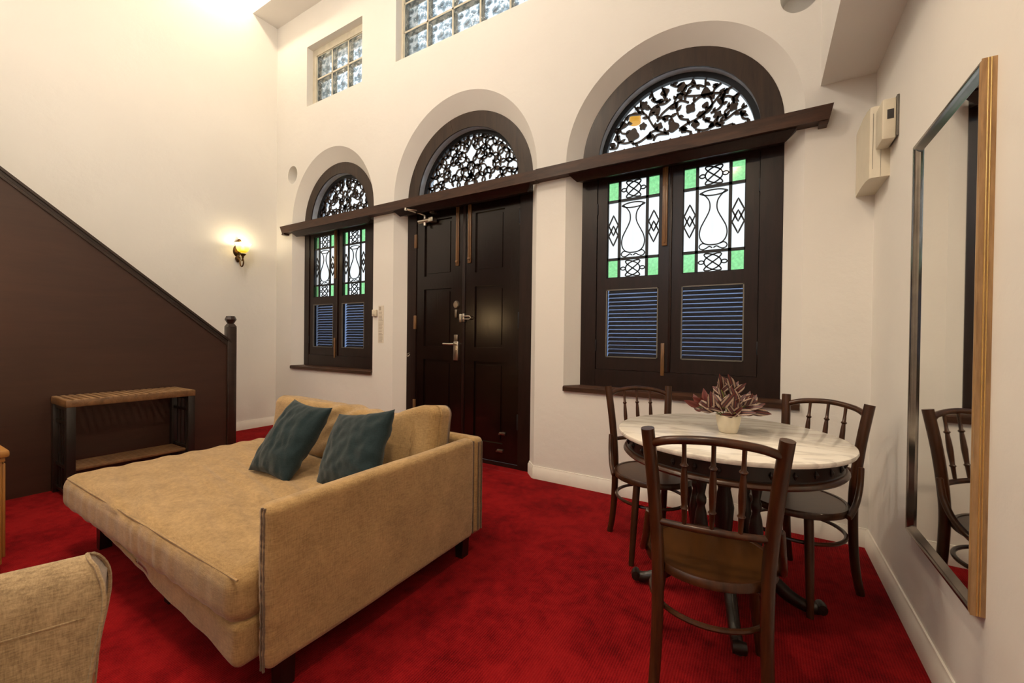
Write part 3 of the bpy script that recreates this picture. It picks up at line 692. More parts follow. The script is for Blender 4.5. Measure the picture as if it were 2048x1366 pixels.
# overhead closer
m2 = MB().tube([(-3.02,FR-.030,2.345),(-2.865,FR-.030,2.345)],.024,14); m2.box(-2.88,-2.82,FR-.055,FR+.010,2.322,2.368,.004); m2.lathe([(.016,-.05),(.016,.05)],(-2.94,FR-.03,2.345),12)
cl = m2.build('closer','steel',dL,'silver overhead door closer')
m2 = MB().tube([(-2.94,FR-.03,2.40),(-3.04,FR-.20,2.432)],.007,8); m2.tube([(-3.04,FR-.20,2.432),(-2.86,FR-.02,2.428)],.006,8); m2.lathe([(.013,-.012),(.013,.012)],(-3.04,FR-.20,2.432),10); m2.box(-2.88,-2.82,FR-.03,FR+.01,2.415,2.44)
m2.build('closer_arm','steel',cl)
for (x,z) in ((-2.03,.14),(-2.005,.30)):
    m2 = MB().box(x-.03,x+.03,FR-.006,FR+.01,z-.012,z+.012,.003); m2.lathe([(.009,-.02),(.009,.0)],(x-.02,FR-.004,z),10,'y'); m2.build('floor_latch','dull_steel',dR)
m2 = MB().tube(smooth_path([(-3.165,FR-.002,1.0),(-3.175,FR-.03,.985),(-3.16,FR-.03,.965),(-3.15,FR-.012,.985)],4),.004,8); m2.build('hook','dull_steel',door)
fanlight(door, o, 23, .062)

# ---- glass block windows
def blocks(name, g, cols, rows, label, bx0, bz0, pw, ph):
    root = sempty(name, label, 'window'); y0, y1 = W+.085, W+.165
    mb = MB(); x0,x1,z0,z1 = g
    mb.box(x0,bx0,y0-.004,y1,z0,z1); mb.box(bx0+cols*pw,x1,y0-.004,y1,z0,z1); mb.box(bx0,bx0+cols*pw,y0-.004,y1,z0,bz0); mb.box(bx0,bx0+cols*pw,y0-.004,y1,bz0+rows*ph,z1)
    for i in range(cols+1): x = bx0+i*pw; mb.box(x-.009,x+.009,y0+.006,y1-.006,bz0,bz0+rows*ph)
    for j in range(rows+1): z = bz0+j*ph; mb.box(bx0,bx0+cols*pw,y0+.006,y1-.006,z-.009,z+.009)
    mb.build('mortar_frame','block_mortar',root)
    m_ = MB().rbox(0,0,0,pw/2-.009,.04,ph/2-.009,.022,2,(2,1,2)); o_ = m_.build('glass_block','glass_block_pattern',root); me = o_.data; bpy.data.objects.remove(o_)
    for i in range(cols):
        for j in range(rows): link('glass_block', me, None, root, loc=(bx0+(i+.5)*pw,(y0+y1)/2,bz0+(j+.5)*ph))
blocks('window_3', GB['small'], 3, 2, 'small glass block window high above the far window', -4.765, 4.05, .295, .285)
blocks('window_4', GB['big'], 5, 3, 'wide glass block window high above the double door', -3.275, 4.065, .328, .300)

# ================================================================ OBJECTS
def part(root, mb, name, mat, parent=None, label=None, kind=None, **kw):
    """part modelled in room coordinates under a root that stands at its own base point"""
    o = mb.build(name, mat, parent or root, label, kind, **kw)
    if parent is None: o.location = -Vector(root.location)
    return o
def copy_tree(o, parent=None):
    c = o.copy(); COL.objects.link(c); c.parent = parent
    for ch in list(o.children): copy_tree(ch, c)
    return c
def nz3(p, s): return noise.noise(Vector(p)*s)

# ---- staircase: solid side panel, handrail, newel, steps
st = thing('staircase', 'brown staircase with a solid panelled side, sloping handrail and newel post', 'staircase', (-4.5,2.09,0))
SL = (2.292-1.126)/(.635-2.054)                    # slope of the handrail
top = lambda y: 1.095 + (y-2.054)*SL
part(st, MB().prism([(2.08,0),(2.08,top(2.08)),(-1.6,top(-1.6)),(-1.6,0)], -4.52, -4.48, 'x'), 'side_panel', 'stair_wood')
hr = MB(); n = 2
for (dz,h,x0,x1) in ((-.035,.022,-4.53,-4.468),(-.008,.020,-4.523,-4.474),(.016,.022,-4.535,-4.462)):
    hr.prism([(2.085,top(2.085)+dz),(2.085,top(2.085)+dz+h),(-1.6,top(-1.6)+dz+h),(-1.6,top(-1.6)+dz)], x0, x1, 'x')
part(st, hr, 'handrail', 'rail_wood')
nw = MB().box(-4.545,-4.465,2.052,2.132,0,1.245,.006); nw.add([(-4.545,2.052,1.245),(-4.465,2.052,1.245),(-4.465,2.132,1.245),(-4.545,2.132,1.245),(-4.53,2.067,1.275),(-4.48,2.067,1.275),(-4.48,2.117,1.275),(-4.53,2.117,1.275)],[(0,1,5,4),(1,2,6,5),(2,3,7,6),(3,0,4,7),(4,5,6,7)])
nw.box(-4.474,-4.458,2.047,2.06,0,1.10,.003)
np_ = part(st, nw, 'newel_post', 'rail_wood')
fin = MB(); ring = lambda r,z: [(-4.505+r*math.cos(PI/4*k+PI/8),2.092+r*math.sin(PI/4*k+PI/8),z) for k in range(8)]
R_ = [(.026,1.272),(.030,1.282),(.050,1.318),(.036,1.352)]; vs = sum([ring(*q) for q in R_], [])
fin.add(vs, [(8*i+k,8*i+(k+1)%8,8*i+8+(k+1)%8,8*i+8+k) for i in range(3) for k in range(8)]+[list(range(24,32))])
fin.build('finial','rail_wood',np_)
for i in range(14):
    y = 2.04-i*.219; z = .18*(i+1)
    part(st, MB().box(XL+.018,-4.521,y-.235,y,z-.18,z,.006), 'step', 'carpet')

# ---- slatted luggage bench with lattice sides
bx0, bx1, by0, by1, bz = -4.462, -4.098, .872, 1.636, .702
be = thing('luggage_bench', 'low slatted wooden luggage bench with dark lattice sides against the staircase', 'bench', (-4.28,1.25,0))
fr = MB(); fr.box(bx1-.022,bx1,by0,by1,bz-.052,bz-.004,.003); fr.box(bx0,bx0+.022,by0,by1,bz-.052,bz-.004,.003); fr.box(bx0+.022,bx1-.022,by0,by0+.022,bz-.052,bz-.004,.003); fr.box(bx0+.022,bx1-.022,by1-.022,by1,bz-.052,bz-.004,.003)
part(be, fr, 'frame', 'bench_wood')
ns = 18; pw = (by1-by0)/ns
for k in range(ns):
    part(be, MB().box(bx0+.002,bx1-.002,by0+k*pw+.004,by0+(k+1)*pw-.013,bz-.016,bz,.002), 'slat', 'slat_wood')
for x in (bx0+.022, bx1-.024):
    for y in (by0+.026, by1-.026): part(be, MB().box(x-.022,x+.022,y-.024,y+.024,0,bz-.052,.003), 'leg', 'bench_dark')
for y in (by0+.026, by1-.026):
    for z in (.03,.205,.52,.62): part(be, MB().box(bx0+.044,bx1-.046,y-.010,y+.010,z,z+.022), 'side_rail', 'bench_dark')
    for q in (.25,.5,.75):
        x = bx0+.044+(bx1-bx0-.09)*q; part(be, MB().box(x-.008,x+.008,y-.008,y+.008,.05,.63), 'side_bar', 'bench_dark')
for k in range(6):
    x = bx0+.05+k*.046; part(be, MB().box(x,x+.038,by0+.05,by1-.05,.190,.210,.003), 'shelf_slat', 'bench_wood')

# ---- wall sconce
SY, SZ = 2.60, 2.16
sc = thing('wall_sconce', 'bronze wall sconce with glowing amber glass shade above the staircase', 'wall lamp', (XL,SY,SZ))
pl = MB().lathe([(.0,.022),(.030,.020),(.040,.012),(.046,.0)],(0,0,.02),20,'x',1,1.5); pl.lathe([(.0,-.02),(.012,-.012),(.03,.02),(.026,.05),(.014,.06)],(.022,0,-.10),12); pl.lathe([(.0,.04),(.018,.03),(.034,.0),(.02,-.03)],(.024,0,.115),12); pl.tube(smooth_path([(.02,0,.13),(.05,0,.15),(.075,0,.135),(.07,0,.115)],5),[.012]*15+[.006],8)
pl.build('back_plate','bronze',sc)
MB().tube(smooth_path([(.02,0,-.03),(.06,0,-.09),(.085,0,-.155),(.12,0,-.175),(.15,0,-.145),(.15,0,-.10),(.128,0,-.085),(.118,0,-.11)],6),.0075,8).build('scroll_arm','bronze',sc)
MB().lathe([(.010,-.10),(.014,-.075),(.03,-.055),(.034,-.045)],(.135,0,.02),14).build('cup','bronze',sc)
MB().lathe([(.030,-.03),(.052,-.015),(.066,.015),(.074,.05),(.088,.075),(.085,.078),(.070,.052),(.062,.018),(.048,-.010),(.02,-.02)],(.135,0,.02),28).build('shade','amber_glass',sc)
MB().lathe([(.0,-.02),(.014,-.01),(.02,.012),(.012,.035),(.0,.04)],(.135,0,.03),12).build('light_bulb','bulb',sc)
l = bpy.data.lights.new('sconce_light','POINT'); l.energy = 3.6; l.color = (1,.82,.52); l.shadow_soft_size = .03
lo = bpy.data.objects.new('sconce_light', l); COL.objects.link(lo); lo.parent = sc; lo.location = (.135,0,.105)

# ---- sofa bed
so = thing('sofa_bed', 'tan fabric sofa bed with one low panel arm and a wide flat seat', 'sofa', (-2.25,1.27,0))
def wr_top(p, n):
    w = .0
    if n.z > .5:
        w += .009*nz3((p.x*1.2+4, p.y*10+p.x*2.5, 0), 1.4)*max(0, 1-abs(p.x+.1)/1.0)
        w += .004*nz3((p.x, p.y, 1), 4) + .010*(1-min(1,abs(p.x)/.9)**2)*(1-min(1,abs(p.y)/.6)**2)
        w += .0045*math.sin((p.y*8+p.x*2.2)*6+3*nz3((p.x,p.y,7),2))*(.7+nz3((p.x*1.3,p.y*2,4),2))+.0028*math.sin((p.y*8.5+p.x*1.4)*14+5*nz3((p.x*.8,p.y,3),2.5))*max(0,.35+nz3((p.x*1.5,p.y*3,11),1.6))*max(0,1-((p.x+.1)/.8)**2)*max(0,1-(p.y/.5)**2)
    elif abs(n.y) > .5:
        w += .005*nz3((p.x*9, p.z*2, 3), 1.6) + .005*nz3((p.x*22,p.z*3,5),1.2)*max(0,1-abs(p.x-.1)/.6)
    else: w += .004*nz3((p.x,p.y*8,p.z*3), 1.5)
    return n*w
mx0, mx1, my0, my1 = -3.17, -1.392, .655, 1.80
part(so, MB().rbox((mx0+mx1)/2,(my0+my1)/2,.325,(mx1-mx0)/2,(my1-my0)/2,.092,.062,5,(120,96,3),wr_top), 'seat_mattress', 'sofa_fabric', ang=180)
def sag(p, n):
    q = n*(.006*nz3((p.x*5,p.z*4,2),1.5)); t = max(0, min(1, (.80-p.x)/1.6))     # the skirt draws in towards the open end
    if p.y < 0: q += Vector((0,.065*t,0))
    if p.z < 0: q += Vector((0,0,.060*t-.018*max(0,nz3((p.x*2.2,1,p.y),1.3))))
    return q
part(so, MB().rbox((mx0+.15+mx1)/2,(my0+.012+my1)/2,.182,(mx1-mx0-.15)/2,(my1-my0-.012)/2,.072,.028,3,(50,20,4),sag), 'base', 'sofa_fabric', ang=180)
pp = MB(); zt_ = .392
rc = .0445; cxp, cyp = mx0+.062, my0+.062; zp = .325+.092-.062+.062*.71
pip = [(mx1,cyp-rc,zp)]+[(mx1+(cxp-mx1)*k/24,cyp-rc,zp) for k in range(1,25)]+[(cxp-rc*math.sin(PI/2*k/8),cyp-rc*math.cos(PI/2*k/8),zp) for k in range(1,9)]+[(cxp-rc,cyp+(my1-.06-cyp)*k/12,zp) for k in range(1,13)]
pp.tube([(a-.001,b-.001+.002*nz3((a*6,b*6,0),1),c+.001) for a,b,c in pip], .0042, 6)
part(so, pp, 'seat_piping', 'sofa_fabric')
def arm_w(p, n):
    w = .0035*nz3((p.x,p.y*3,p.z*3),1.7)
    if abs(p.y) > .50: w += .003*math.sin(p.z*110+4*nz3((p.y,p.z*5,0),2))*(abs(p.y)-.50)/.07*max(0,.6+nz3((1,p.y,p.z*4),1))
    return n*w
ax0, ax1, ay0, ay1, az0, az1 = -1.388, -1.312, .722, 1.815, .098, .628
part(so, MB().rbox((ax0+ax1)/2,(ay0+ay1)/2,(az0+az1)/2,(ax1-ax0)/2,(ay1-ay0)/2,(az1-az0)/2,.030,4,(2,40,40),arm_w), 'arm', 'sofa_fabric', ang=180)
for x in (-1.338,-1.352):
    ap = MB().tube([(x,ay0+.001+.003*nz3((x*9,z*.5,2),3),z*.01) for z in range(int(az0*100)+1,int(az1*100)+1)], .0042, 6)
    part(so, ap, 'arm_piping', 'sofa_piping')
    part(so, MB().tube([(x+.012,ay1+.0+.004,z*.01) for z in range(int(az0*100)+2,int(az1*100))], .005, 6), 'arm_piping', 'sofa_piping')
part(so, MB().rbox((-3.0-1.316)/2,1.862,.36,(3.0-1.316)/2,.040,.262,.028,4,(40,2,20),arm_w), 'back_panel', 'sofa_fabric', ang=180)
for y in (1.848,1.876):
    bp = MB().tube([(-1.312+.002*nz3((z*.3,y,0),2),y,z*.01) for z in range(12,61)], .005, 6)
    part(so, bp, 'back_piping', 'sofa_piping')
for (x,y) in ((-1.36,.80),(-1.36,1.77),(-3.06,.80),(-2.20,.80),(-3.0,1.72)):
    part(so, MB().prism([(x-.028,.112),(x+.028,.112),(x+.022,0),(x-.022,0)], y-.026, y+.026, 'y'), 'leg', 'dark_wood')
# wide back cushion
def cushion(w, h, t, nu=28, nv=24, pinch=.06, wr=.006, seed=0, k=.42, puff=3.0):
    vs = []; fs = []; idx = {}
    for sgn in (1,-1):
        for j in range(nv+1):
            for i in range(nu+1):
                u, v = -1+2*i/nu, -1+2*j/nv; edge = i in (0,nu) or j in (0,nv)
                if edge and sgn < 0: idx[(sgn,i,j)] = idx[(1,i,j)]; continue
                x = u*w/2*(1-pinch*(1-v*v)*abs(u)**2); z = v*h/2*(1-pinch*(1-u*u)*abs(v)**2)
                th = t/2*((1-abs(u)**puff)*(1-abs(v)**puff))**k
                d = wr*nz3((u*3+seed, v*3, sgn+seed*2), 1.3)+wr*.6*nz3((u*8+v*5+seed, v*4-u*3, sgn), 1.1)
                corner = (abs(u)*abs(v))**3
                idx[(sgn,i,j)] = len(vs); vs.append((x+d*.4, sgn*(th+ (0 if edge else d*(1-corner))), z))
        for j in range(nv):
            for i in range(nu):
                q = [idx[(sgn,i,j)],idx[(sgn,i+1,j)],idx[(sgn,i+1,j+1)],idx[(sgn,i,j+1)]]; fs.append(q if sgn < 0 else q[::-1])
    return MB().add(vs, fs, True)
def boxed(w, h, t):
    def wr(p, n):
        d = .012*nz3((p.x*2,p.y,p.z*2),1.2)+.005*nz3((p.x*9+p.z*7,p.y*3,p.z*6),1.0)
        if p.x < .35: d += .010*math.sin((p.x*1.1-p.z*1.6)*34+2.5*nz3((p.x,p.z,2),3))*max(0,.4+nz3((p.x*1.5,p.z,9),1.5))
        q = n*d
        ex = abs(p.x)/(w/2); q += Vector((0, -math.copysign(.018,p.y)*ex**6 if n.y else 0, 0))
        q += Vector((0,0,(.065*min(1,max(0,(p.x-.40)/.2))-.018*max(0,1-abs(p.x-.25)/.3)) if p.z > 0 else 0))
        return q
    return MB().rbox(0,0,0,w/2,t/2,h/2,.055,5,(64,4,22),wr)
M = Matrix.Translation((-2.135,1.665,.575)) @ Matrix.Rotation(math.radians(-8),4,'X')
part(so, boxed(1.45,.345,.20).xf(M), 'back_cushion', 'sofa_fabric', ang=180)
cp = MB().tube([tuple(M @ Vector((.585+.012*nz3((z*.4,0,1),1), -.103, -.15+z*.012))) for z in range(26)], .0035, 6)
part(so, cp, 'cushion_piping', 'sofa_fabric')

# ---- teal scatter cushions
def pillow(label, loc, rot, w, h, seed):
    o = cushion(w, h, .15, 36, 36, .09, .009, seed, .5, 2.6).build('throw_pillow','pillow_teal',ang=180)
    o.location = loc; o.rotation_euler = rot
    return tag(o, label, 'cushion', 'teal pillows on the sofa bed')
R = math.radians
pillow('dark teal square pillow leaning back, farther from the sofa arm', (-2.215,1.335,.600), (R(-35),R(3),R(1)), .35, .44, 3)
pillow('dark teal square pillow upright next to the sofa arm', (-1.760,1.395,.595), (R(-27),R(-9),R(0)), .44, .40, 9)

# ---- armchair at the left edge (only its rolled back rises into view)
ac = thing('lounge_chair', 'beige woven fabric lounge chair with a curved backrest in the foreground', 'armchair', (-1.420,.345,0), R(-20))
front = [(.0,.622),(.024,.614),(.046,.592),(.060,.563),(.067,.535),(.070,.50),(.072,.45),(.074,.38),(.076,.30),(.078,.24)]
back = [(-.050,.24),(-.048,.34),(-.046,.44),(-.046,.52),(-.040,.575),(-.022,.612)]
prof = smooth_path(front,3)+smooth_path(back,3); prof = [(x,z) for x,z in prof]
YE = [(.24,.0),(.36,.008),(.40,.014),(.45,.023),(.50,.030),(.535,.031),(.565,.027),(.60,.014),(.622,-.006),(.70,-.02)]
def yend(z):
    for (a,b),(c,d) in zip(YE, YE[1:]):
        if a <= z <= c: return b+(d-b)*(z-a)/(c-a)
    return 0
bk = MB(); n = len(prof); ys = [-.66+.66*k/24 for k in range(25)]
vs = []; fs = []
for k,y in enumerate(ys):
    e = 1-.03*(max(0,(y+.04)/.04)**2); 
    for (x,z) in prof: vs.append((x+.002*nz3((x*4,y*5,z*5),2), y+yend(z)*(y+.66)/.66, z+.002*nz3((y*3,z,0),2)))
for k in range(24):
    for i in range(n): fs.append((k*n+i,k*n+(i+1)%n,(k+1)*n+(i+1)%n,(k+1)*n+i))
bk.add(vs, fs, True); bk.add([vs[i] for i in range(n)], [list(range(n))]); bk.add([vs[24*n+i] for i in range(n)], [list(range(n))[::-1]])
bk.build('backrest','chair_fabric',ac)
for y_ in (.001,-.661): MB().tube([(x*1.0+.002,y_+(yend(z) if y_ > 0 else 0),z+.001) for x,z in prof], .0045, 6, True).build('welt','chair_fabric',ac)
MB().tube([(.0705,y*.01,.500) for y in range(-66,1,3)], .0022, 6).build('seam','chair_fabric',ac)
MB().rbox(.35,-.33,.275,.27,.325,.055,.035,3,(10,10,2)).build('seat','chair_fabric',ac)
for (x,y) in ((.0,-.03),(.0,-.63),(.54,-.05),(.54,-.61)):
    MB().tube([(x,y,.29),(x*1.05,y,0)], [.020,.013], 12).build('leg','light_wood',ac)
MB().box(-.030,.030,-.03,.006,.16,.375,.008).build('back_stile','light_wood',ac)

# ---- sideboard and table lamp at the left edge
sb = thing('sideboard', 'honey coloured wooden sideboard, its top corner at the left edge of the picture', 'cabinet', (-3.72,.2,0))
part(sb, MB().box(-4.36,-3.095,-.06,.472,.566,.600,.010), 'top', 'oak')
part(sb, MB().box(-4.345,-3.108,-.05,.459,.545,.566,.004), 'moulding', 'oak')
part(sb, MB().box(-4.335,-3.117,-.04,.450,.05,.545,.003), 'body', 'oak')
part(sb, MB().box(-4.31,-3.14,-.03,.435,0,.05), 'plinth', 'oak')
for i in range(3):
    x0 = -4.325+i*.405
    dr_ = part(sb, MB().box(x0,x0+.392,.4502,.462,.08,.535,.004), 'door', 'oak')
    MB().lathe([(.0,.03),(.012,.026),(.014,.014),(.006,.0)],(x0+(.35 if i<2 else .04),.460,.33),12,'y').build('knob','bronze',dr_)
tl = thing('table_lamp', 'table lamp with a warm cloth shade on the sideboard', 'lamp', (-4.18,.14,.6))
MB().lathe([(.075,0),(.075,.015),(.03,.03),(.022,.08),(.05,.16),(.06,.22),(.03,.30),(.012,.36),(.012,.82)],(0,0,0),24).build('base','bronze',tl)
MB().lathe([(.16,.76),(.161,.76),(.12,1.02),(.119,1.02)],(0,0,0),28).build('shade','lampshade_cloth',tl)
MB().lathe([(.0,.42),(.02,.43),(.03,.46),(.02,.50),(.0,.51)],(0,0,.40),14).build('light_bulb','bulb',tl)
l = bpy.data.lights.new('table_lamp_light','POINT'); l.energy = 40; l.color = (1,.66,.33); l.shadow_soft_size = .05
lo = bpy.data.objects.new('table_lamp_light', l); COL.objects.link(lo); lo.parent = tl; lo.location = (0,0,.98)

# ---- marble table
TX, TY, TZ = -.135, 2.11, .755
tb = thing('pedestal_table', 'round white marble table on a dark carved wooden pedestal', 'table', (TX,TY,0), R(12.5))
MB().lathe([(.0,TZ-.024),(.455,TZ-.024),(.464,TZ-.021),(.468,TZ-.012),(.466,TZ-.004),(.460,TZ),(.0,TZ)],(0,0,0),72).build('top','marble',tb)
ap = MB().lathe([(.40,TZ-.024),(.432,TZ-.024),(.430,TZ-.030),(.424,TZ-.034),(.424,TZ-.082),(.430,TZ-.088)],(0,0,0),64)
for k in range(32):
    a = 2*PI*k/32; x, y = .425*math.cos(a), .425*math.sin(a); ap.tube([(x,y,TZ-.045),(x*1.006,y*1.006,TZ-.058),(x,y,TZ-.073)],[.002,.009,.002],6)
ap.build('apron','table_wood',tb)
MB().lathe([(.405,TZ-.088),(.430,TZ-.086),(.440,TZ-.092),(.444,TZ-.101),(.436,TZ-.110),(.41,TZ-.112),(.405,TZ-.088)],(0,0,0),64).build('apron_moulding','chair_wood',tb)
MB().lathe([(.0,TZ-.11),(.30,TZ-.10),(.30,TZ-.085),(.0,TZ-.085)],(0,0,0),40).build('sub_top','table_wood',tb)
colp = [(.022,.20),(.030,.21),(.030,.235),(.020,.25),(.026,.275),(.034,.32),(.038,.37),(.030,.42),(.020,.45),(.028,.465),(.028,.485),(.019,.50),(.026,.53),(.032,.56),(.022,.60),(.026,.62),(.026,.655)]
for k in range(4):
    a = k*PI/2+PI/4; MB().lathe([(r_*.74,z_) for r_,z_ in colp],(.150*math.cos(a),.150*math.sin(a),0),16).build('column','table_wood',tb)
MB().lathe([(.045,.10),(.060,.13),(.05,.17),(.050,.20),(.030,.24),(.036,.34),(.042,.42),(.026,.50),(.038,.56),(.034,.655)],(0,0,0),20).build('column','table_wood',tb,'thicker central column')
MB().lathe([(.0,.17),(.17,.17),(.185,.178),(.185,.195),(.17,.203),(.0,.203)],(0,0,0),32).build('platform','table_wood',tb)
for k in range(4):
    a = k*PI/2+PI; c_, s_ = math.cos(a), math.sin(a)
    pts = smooth_path([(.04,.15),(.13,.155),(.20,.115),(.26,.065),(.32,.036),(.36,.032),(.385,.040)],5)
    rr = [(.034-.012*i/len(pts), .026-.006*i/len(pts)) for i in range(len(pts))]
    m2 = MB().tube([(p*c_,p*s_,q) for p,q in pts], rr, 10, flat=(0,0,1)); m2.lathe([(.0,-.026),(.018,-.024),(.022,0),(.018,.024),(.0,.026)],(0,0,0),12,'y')
    nv = 10*0
    o_ = m2
    # move the scroll knob (last lathe) to the toe
    cnt = 5*12
    for i in range(len(o_.v)-cnt, len(o_.v)):
        x,y,z = o_.v[i]; o_.v[i] = (.378*c_ + x*c_ - y*s_, .378*s_ + x*s_ + y*c_, z*1.2+.040)
    o_.build('foot','table_wood',tb)

# ---- bentwood chairs
def make_chair():
    t = thing('bentwood_chair', 'x', 'chair')
    MB().lathe([(.0,.4285),(.195,.4285),(.195,.421),(.0,.419)],(0,0,0),48).build('seat','seat_wood',t)
    MB().lathe([(.190,.402),(.205,.400),(.212,.405),(.213,.424),(.207,.432),(.196,.432),(.193,.428),(.190,.402)],(0,0,0),48).build('seat_rim','chair_wood',t)
    for s in (-1,1):
        p = smooth_path([(s*.166,-.222,0),(s*.160,-.196,.10),(s*.156,-.178,.24),(s*.157,-.168,.43),(s*.164,-.172,.56),(s*.176,-.188,.72),(s*.192,-.214,.885)],5)
        rr = [(.0165+.0045*min(1,i/len(p)*1.5),.0175+.003*min(1,i/len(p)*1.5)) for i in range(len(p))]
        MB().tube(p, rr, 12).build('back_post','chair_wood',t)
        MB().tube([(s*.142,.118,.402),(s*.16,.137,.24),(s*.186,.166,0)],[.0185,.018,.0135],12).build('leg','chair_wood',t)
        b = smooth_path([(s*.186,-.168,.605),(s*.190,-.160,.575),(s*.197,-.140,.515),(s*.208,-.095,.455),(s*.217,-.040,.418),(s*.218,-.020,.410)],5)
        MB().tube(b, [.008]+[.0125]*(len(b)-2)+[.009], 10).build('brace','chair_wood',t)
    MB().tube([(.188*math.cos(2*PI*k/40),-.020+.188*math.sin(2*PI*k/40),.285) for k in range(40)], .0088, 8, True).build('ring_stretcher','chair_wood',t)
    tr = smooth_path([(-.184,-.205,.834),(-.12,-.234,.858),(0,-.250,.870),(.12,-.234,.858),(.184,-.205,.834)],6)
    MB().tube(tr, .0135, 10).build('top_rail','chair_wood',t)
    lr = smooth_path([(-.160,-.175,.575),(-.08,-.192,.577),(0,-.198,.578),(.08,-.192,.577),(.160,-.175,.575)],5)
    MB().tube(lr, .0115, 10).build('lower_rail','chair_wood',t)
    sp = [(0,.0065),(.10,.0075),(.20,.0085),(.22,.0125),(.24,.0085),(.30,.0095),(.45,.0115),(.60,.010),(.70,.0075),(.725,.013),(.75,.0075),(.85,.0065),(1,.0070)]
    for x in (-.082,0,.082):
        k = abs(x)/.082; a = Vector((x*.96,-.198+.006*k,.580)); b_ = Vector((x,-.246+.008*k,.862-.003*k))
        MB().tube([tuple(a.lerp(b_,q)) for q,_ in sp], [r for _,r in sp], 10).build('spindle','chair_wood',t)
    return t
ch = make_chair()
def put_chair(o, loc, fwd, label):
    o.location = (loc[0],loc[1],0); o.rotation_euler = (0,0,math.atan2(fwd[1],fwd[0])-PI/2); tag(o, label, 'chair', 'bentwood chairs around the marble table')
c2, c3 = copy_tree(ch), copy_tree(ch)
put_chair(ch, (-.150,1.615), (-.134,.99), 'dark bentwood chair nearest the viewer, its spindle back turned to the viewer')
put_chair(c2, (-.512,2.405), (.6,-.8), 'dark bentwood chair under the window, on the door side of the table')
put_chair(c3, (.145,2.402), (-.6,-.8), 'dark bentwood chair in the corner beside the tall mirror')

# ---- potted plant
PX, PY = -.124, 2.118
pt = thing('potted_plant', 'small red and cream leaved plant in a white pot on the marble table', 'plant', (PX,PY,TZ))
MB().lathe([(.0,0),(.033,0),(.038,.004),(.047,.04),(.0525,.075),(.0515,.080),(.048,.080),(.044,.068),(.0,.068)],(0,0,0),32).build('pot','pot_white',pt)
MB().lathe([(.0,.070),(.046,.069)],(0,0,0),20).build('soil','soil',pt)
def leaf_mesh(name, l, w, curl, mat):
    vs = []; fs = []; n = 7
    for i in range(n+1):
        t = i/n; h = w/2*(math.sin(PI*t**.75)**.9 if 0 < t < 1 else 0.02); z = l*t; y = -curl*t*t*l
        vs += [(-h,y+.18*h,z),(0,y,z),(h,y+.18*h,z)]
    for i in range(n): fs += [(3*i,3*i+1,3*i+4,3*i+3),(3*i+1,3*i+2,3*i+5,3*i+4)]
    m_ = MB().add(vs, fs, True); o_ = m_.build(name, mat, fix=False); me = o_.data; bpy.data.objects.remove(o_)
    return me
LM = [leaf_mesh('leaf',.088,.040,.20,'leaf_striped'), leaf_mesh('leaf',.074,.036,.4,'leaf_striped'), leaf_mesh('leaf',.084,.036,.25,'leaf_red')]
def leaf_rot(d):
    n0 = Vector((rnd.uniform(-.5,.5),-1,rnd.uniform(.1,.7))); z = d.normalized(); y = n0-z*n0.dot(z)
    if y.length < .15: y = Vector((0,0,1))-z*z.z
    y.normalize(); x = y.cross(z); return Matrix((x,y,z)).transposed().to_quaternion()
rnd = random.Random(12)
TIPS = [(-.125,.105,.0),(-.095,.125,-.02),(-.06,.13,.03),(-.03,.19,.0),(.02,.195,.01),(.045,.15,-.03),(.08,.13,.0),(.095,.115,.03),(-.02,.12,-.06),(.03,.10,-.06),(-.07,.11,-.06),(0,.16,.05),(.06,.10,.06)]
for (x,z,y) in TIPS:
    b = (x*.12+rnd.uniform(-.012,.012), y*.2, .068); p = smooth_path([b,(x*.45,y*.5,.068+(z-.068)*.6),(x,y,z)],5)
    MB().tube(p, .0022, 6).build('stem','stem_green',pt)
    d = Vector((x,y,(z-.05)*.9)).normalized()
    red = x < -.08
    for k in range(5):
        a = 2*PI*k/5+rnd.uniform(-.4,.4); q = d.to_track_quat('Z','Y').to_matrix() @ Vector((math.cos(a),math.sin(a),0))
        dirv = (d*rnd.uniform(.5,.9)+q*rnd.uniform(.5,.9)).normalized()
        if k == 4: dirv = d
        o_ = link('leaf', LM[2 if red and k < 4 else rnd.choice((0,0,1))], None, pt, loc=(x-d.x*.015*k*.5,y-d.y*.015*k*.5,z-d.z*.015*k*.5))
        o_.rotation_mode = 'QUATERNION'; o_.rotation_quaternion = leaf_rot(dirv); s = rnd.uniform(.75,1.05); o_.scale = (s,s,s)

# ---- tall mirror on the right wall
MY0, MY1, MZ0, MZ1 = 1.645, 2.252, .418, 1.952
mr = thing('wall_mirror', 'tall narrow mirror in a bronze and gilt moulded frame on the right wall', 'mirror', (XR,(MY0+MY1)/2,MZ0))
fp = [(0,0),(.028,0),(.031,.006),(.030,.014),(.024,.022),(.020,.030),(.014,.036),(.013,.045),(0,.045)]   # (proud, inwards)
def fpiece(p0, p1, inward):
    (y0,z0),(y1,z1) = p0, p1; vs = []
    t = Vector((y1-y0,z1-z0)).normalized(); iv = Vector(inward)
    for (Y_,Z_),sg in ((p0,1),(p1,-1)):
        for a,b in fp: vs.append((XR-a, Y_+iv.x*b+t.x*b*sg, Z_+iv.y*b+t.y*b*sg))
    n = len(fp); return MB().add(vs, [list(range(n)),list(range(n,2*n))]+[(i,(i+1)%n,n+(i+1)%n,n+i) for i in range(n)])
A, B, C_, D_ = (MY0,MZ0),(MY1,MZ0),(MY1,MZ1),(MY0,MZ1)
for p, q, iv, m_ in ((A,B,(0,1),'chrome_edge'),(B,C_,(-1,0),'chrome_edge'),(C_,D_,(0,-1),'chrome_edge'),(D_,A,(1,0),'gilt')):
    part(mr, fpiece(p,q,iv), 'frame_rail', m_)
mb = MB(); 
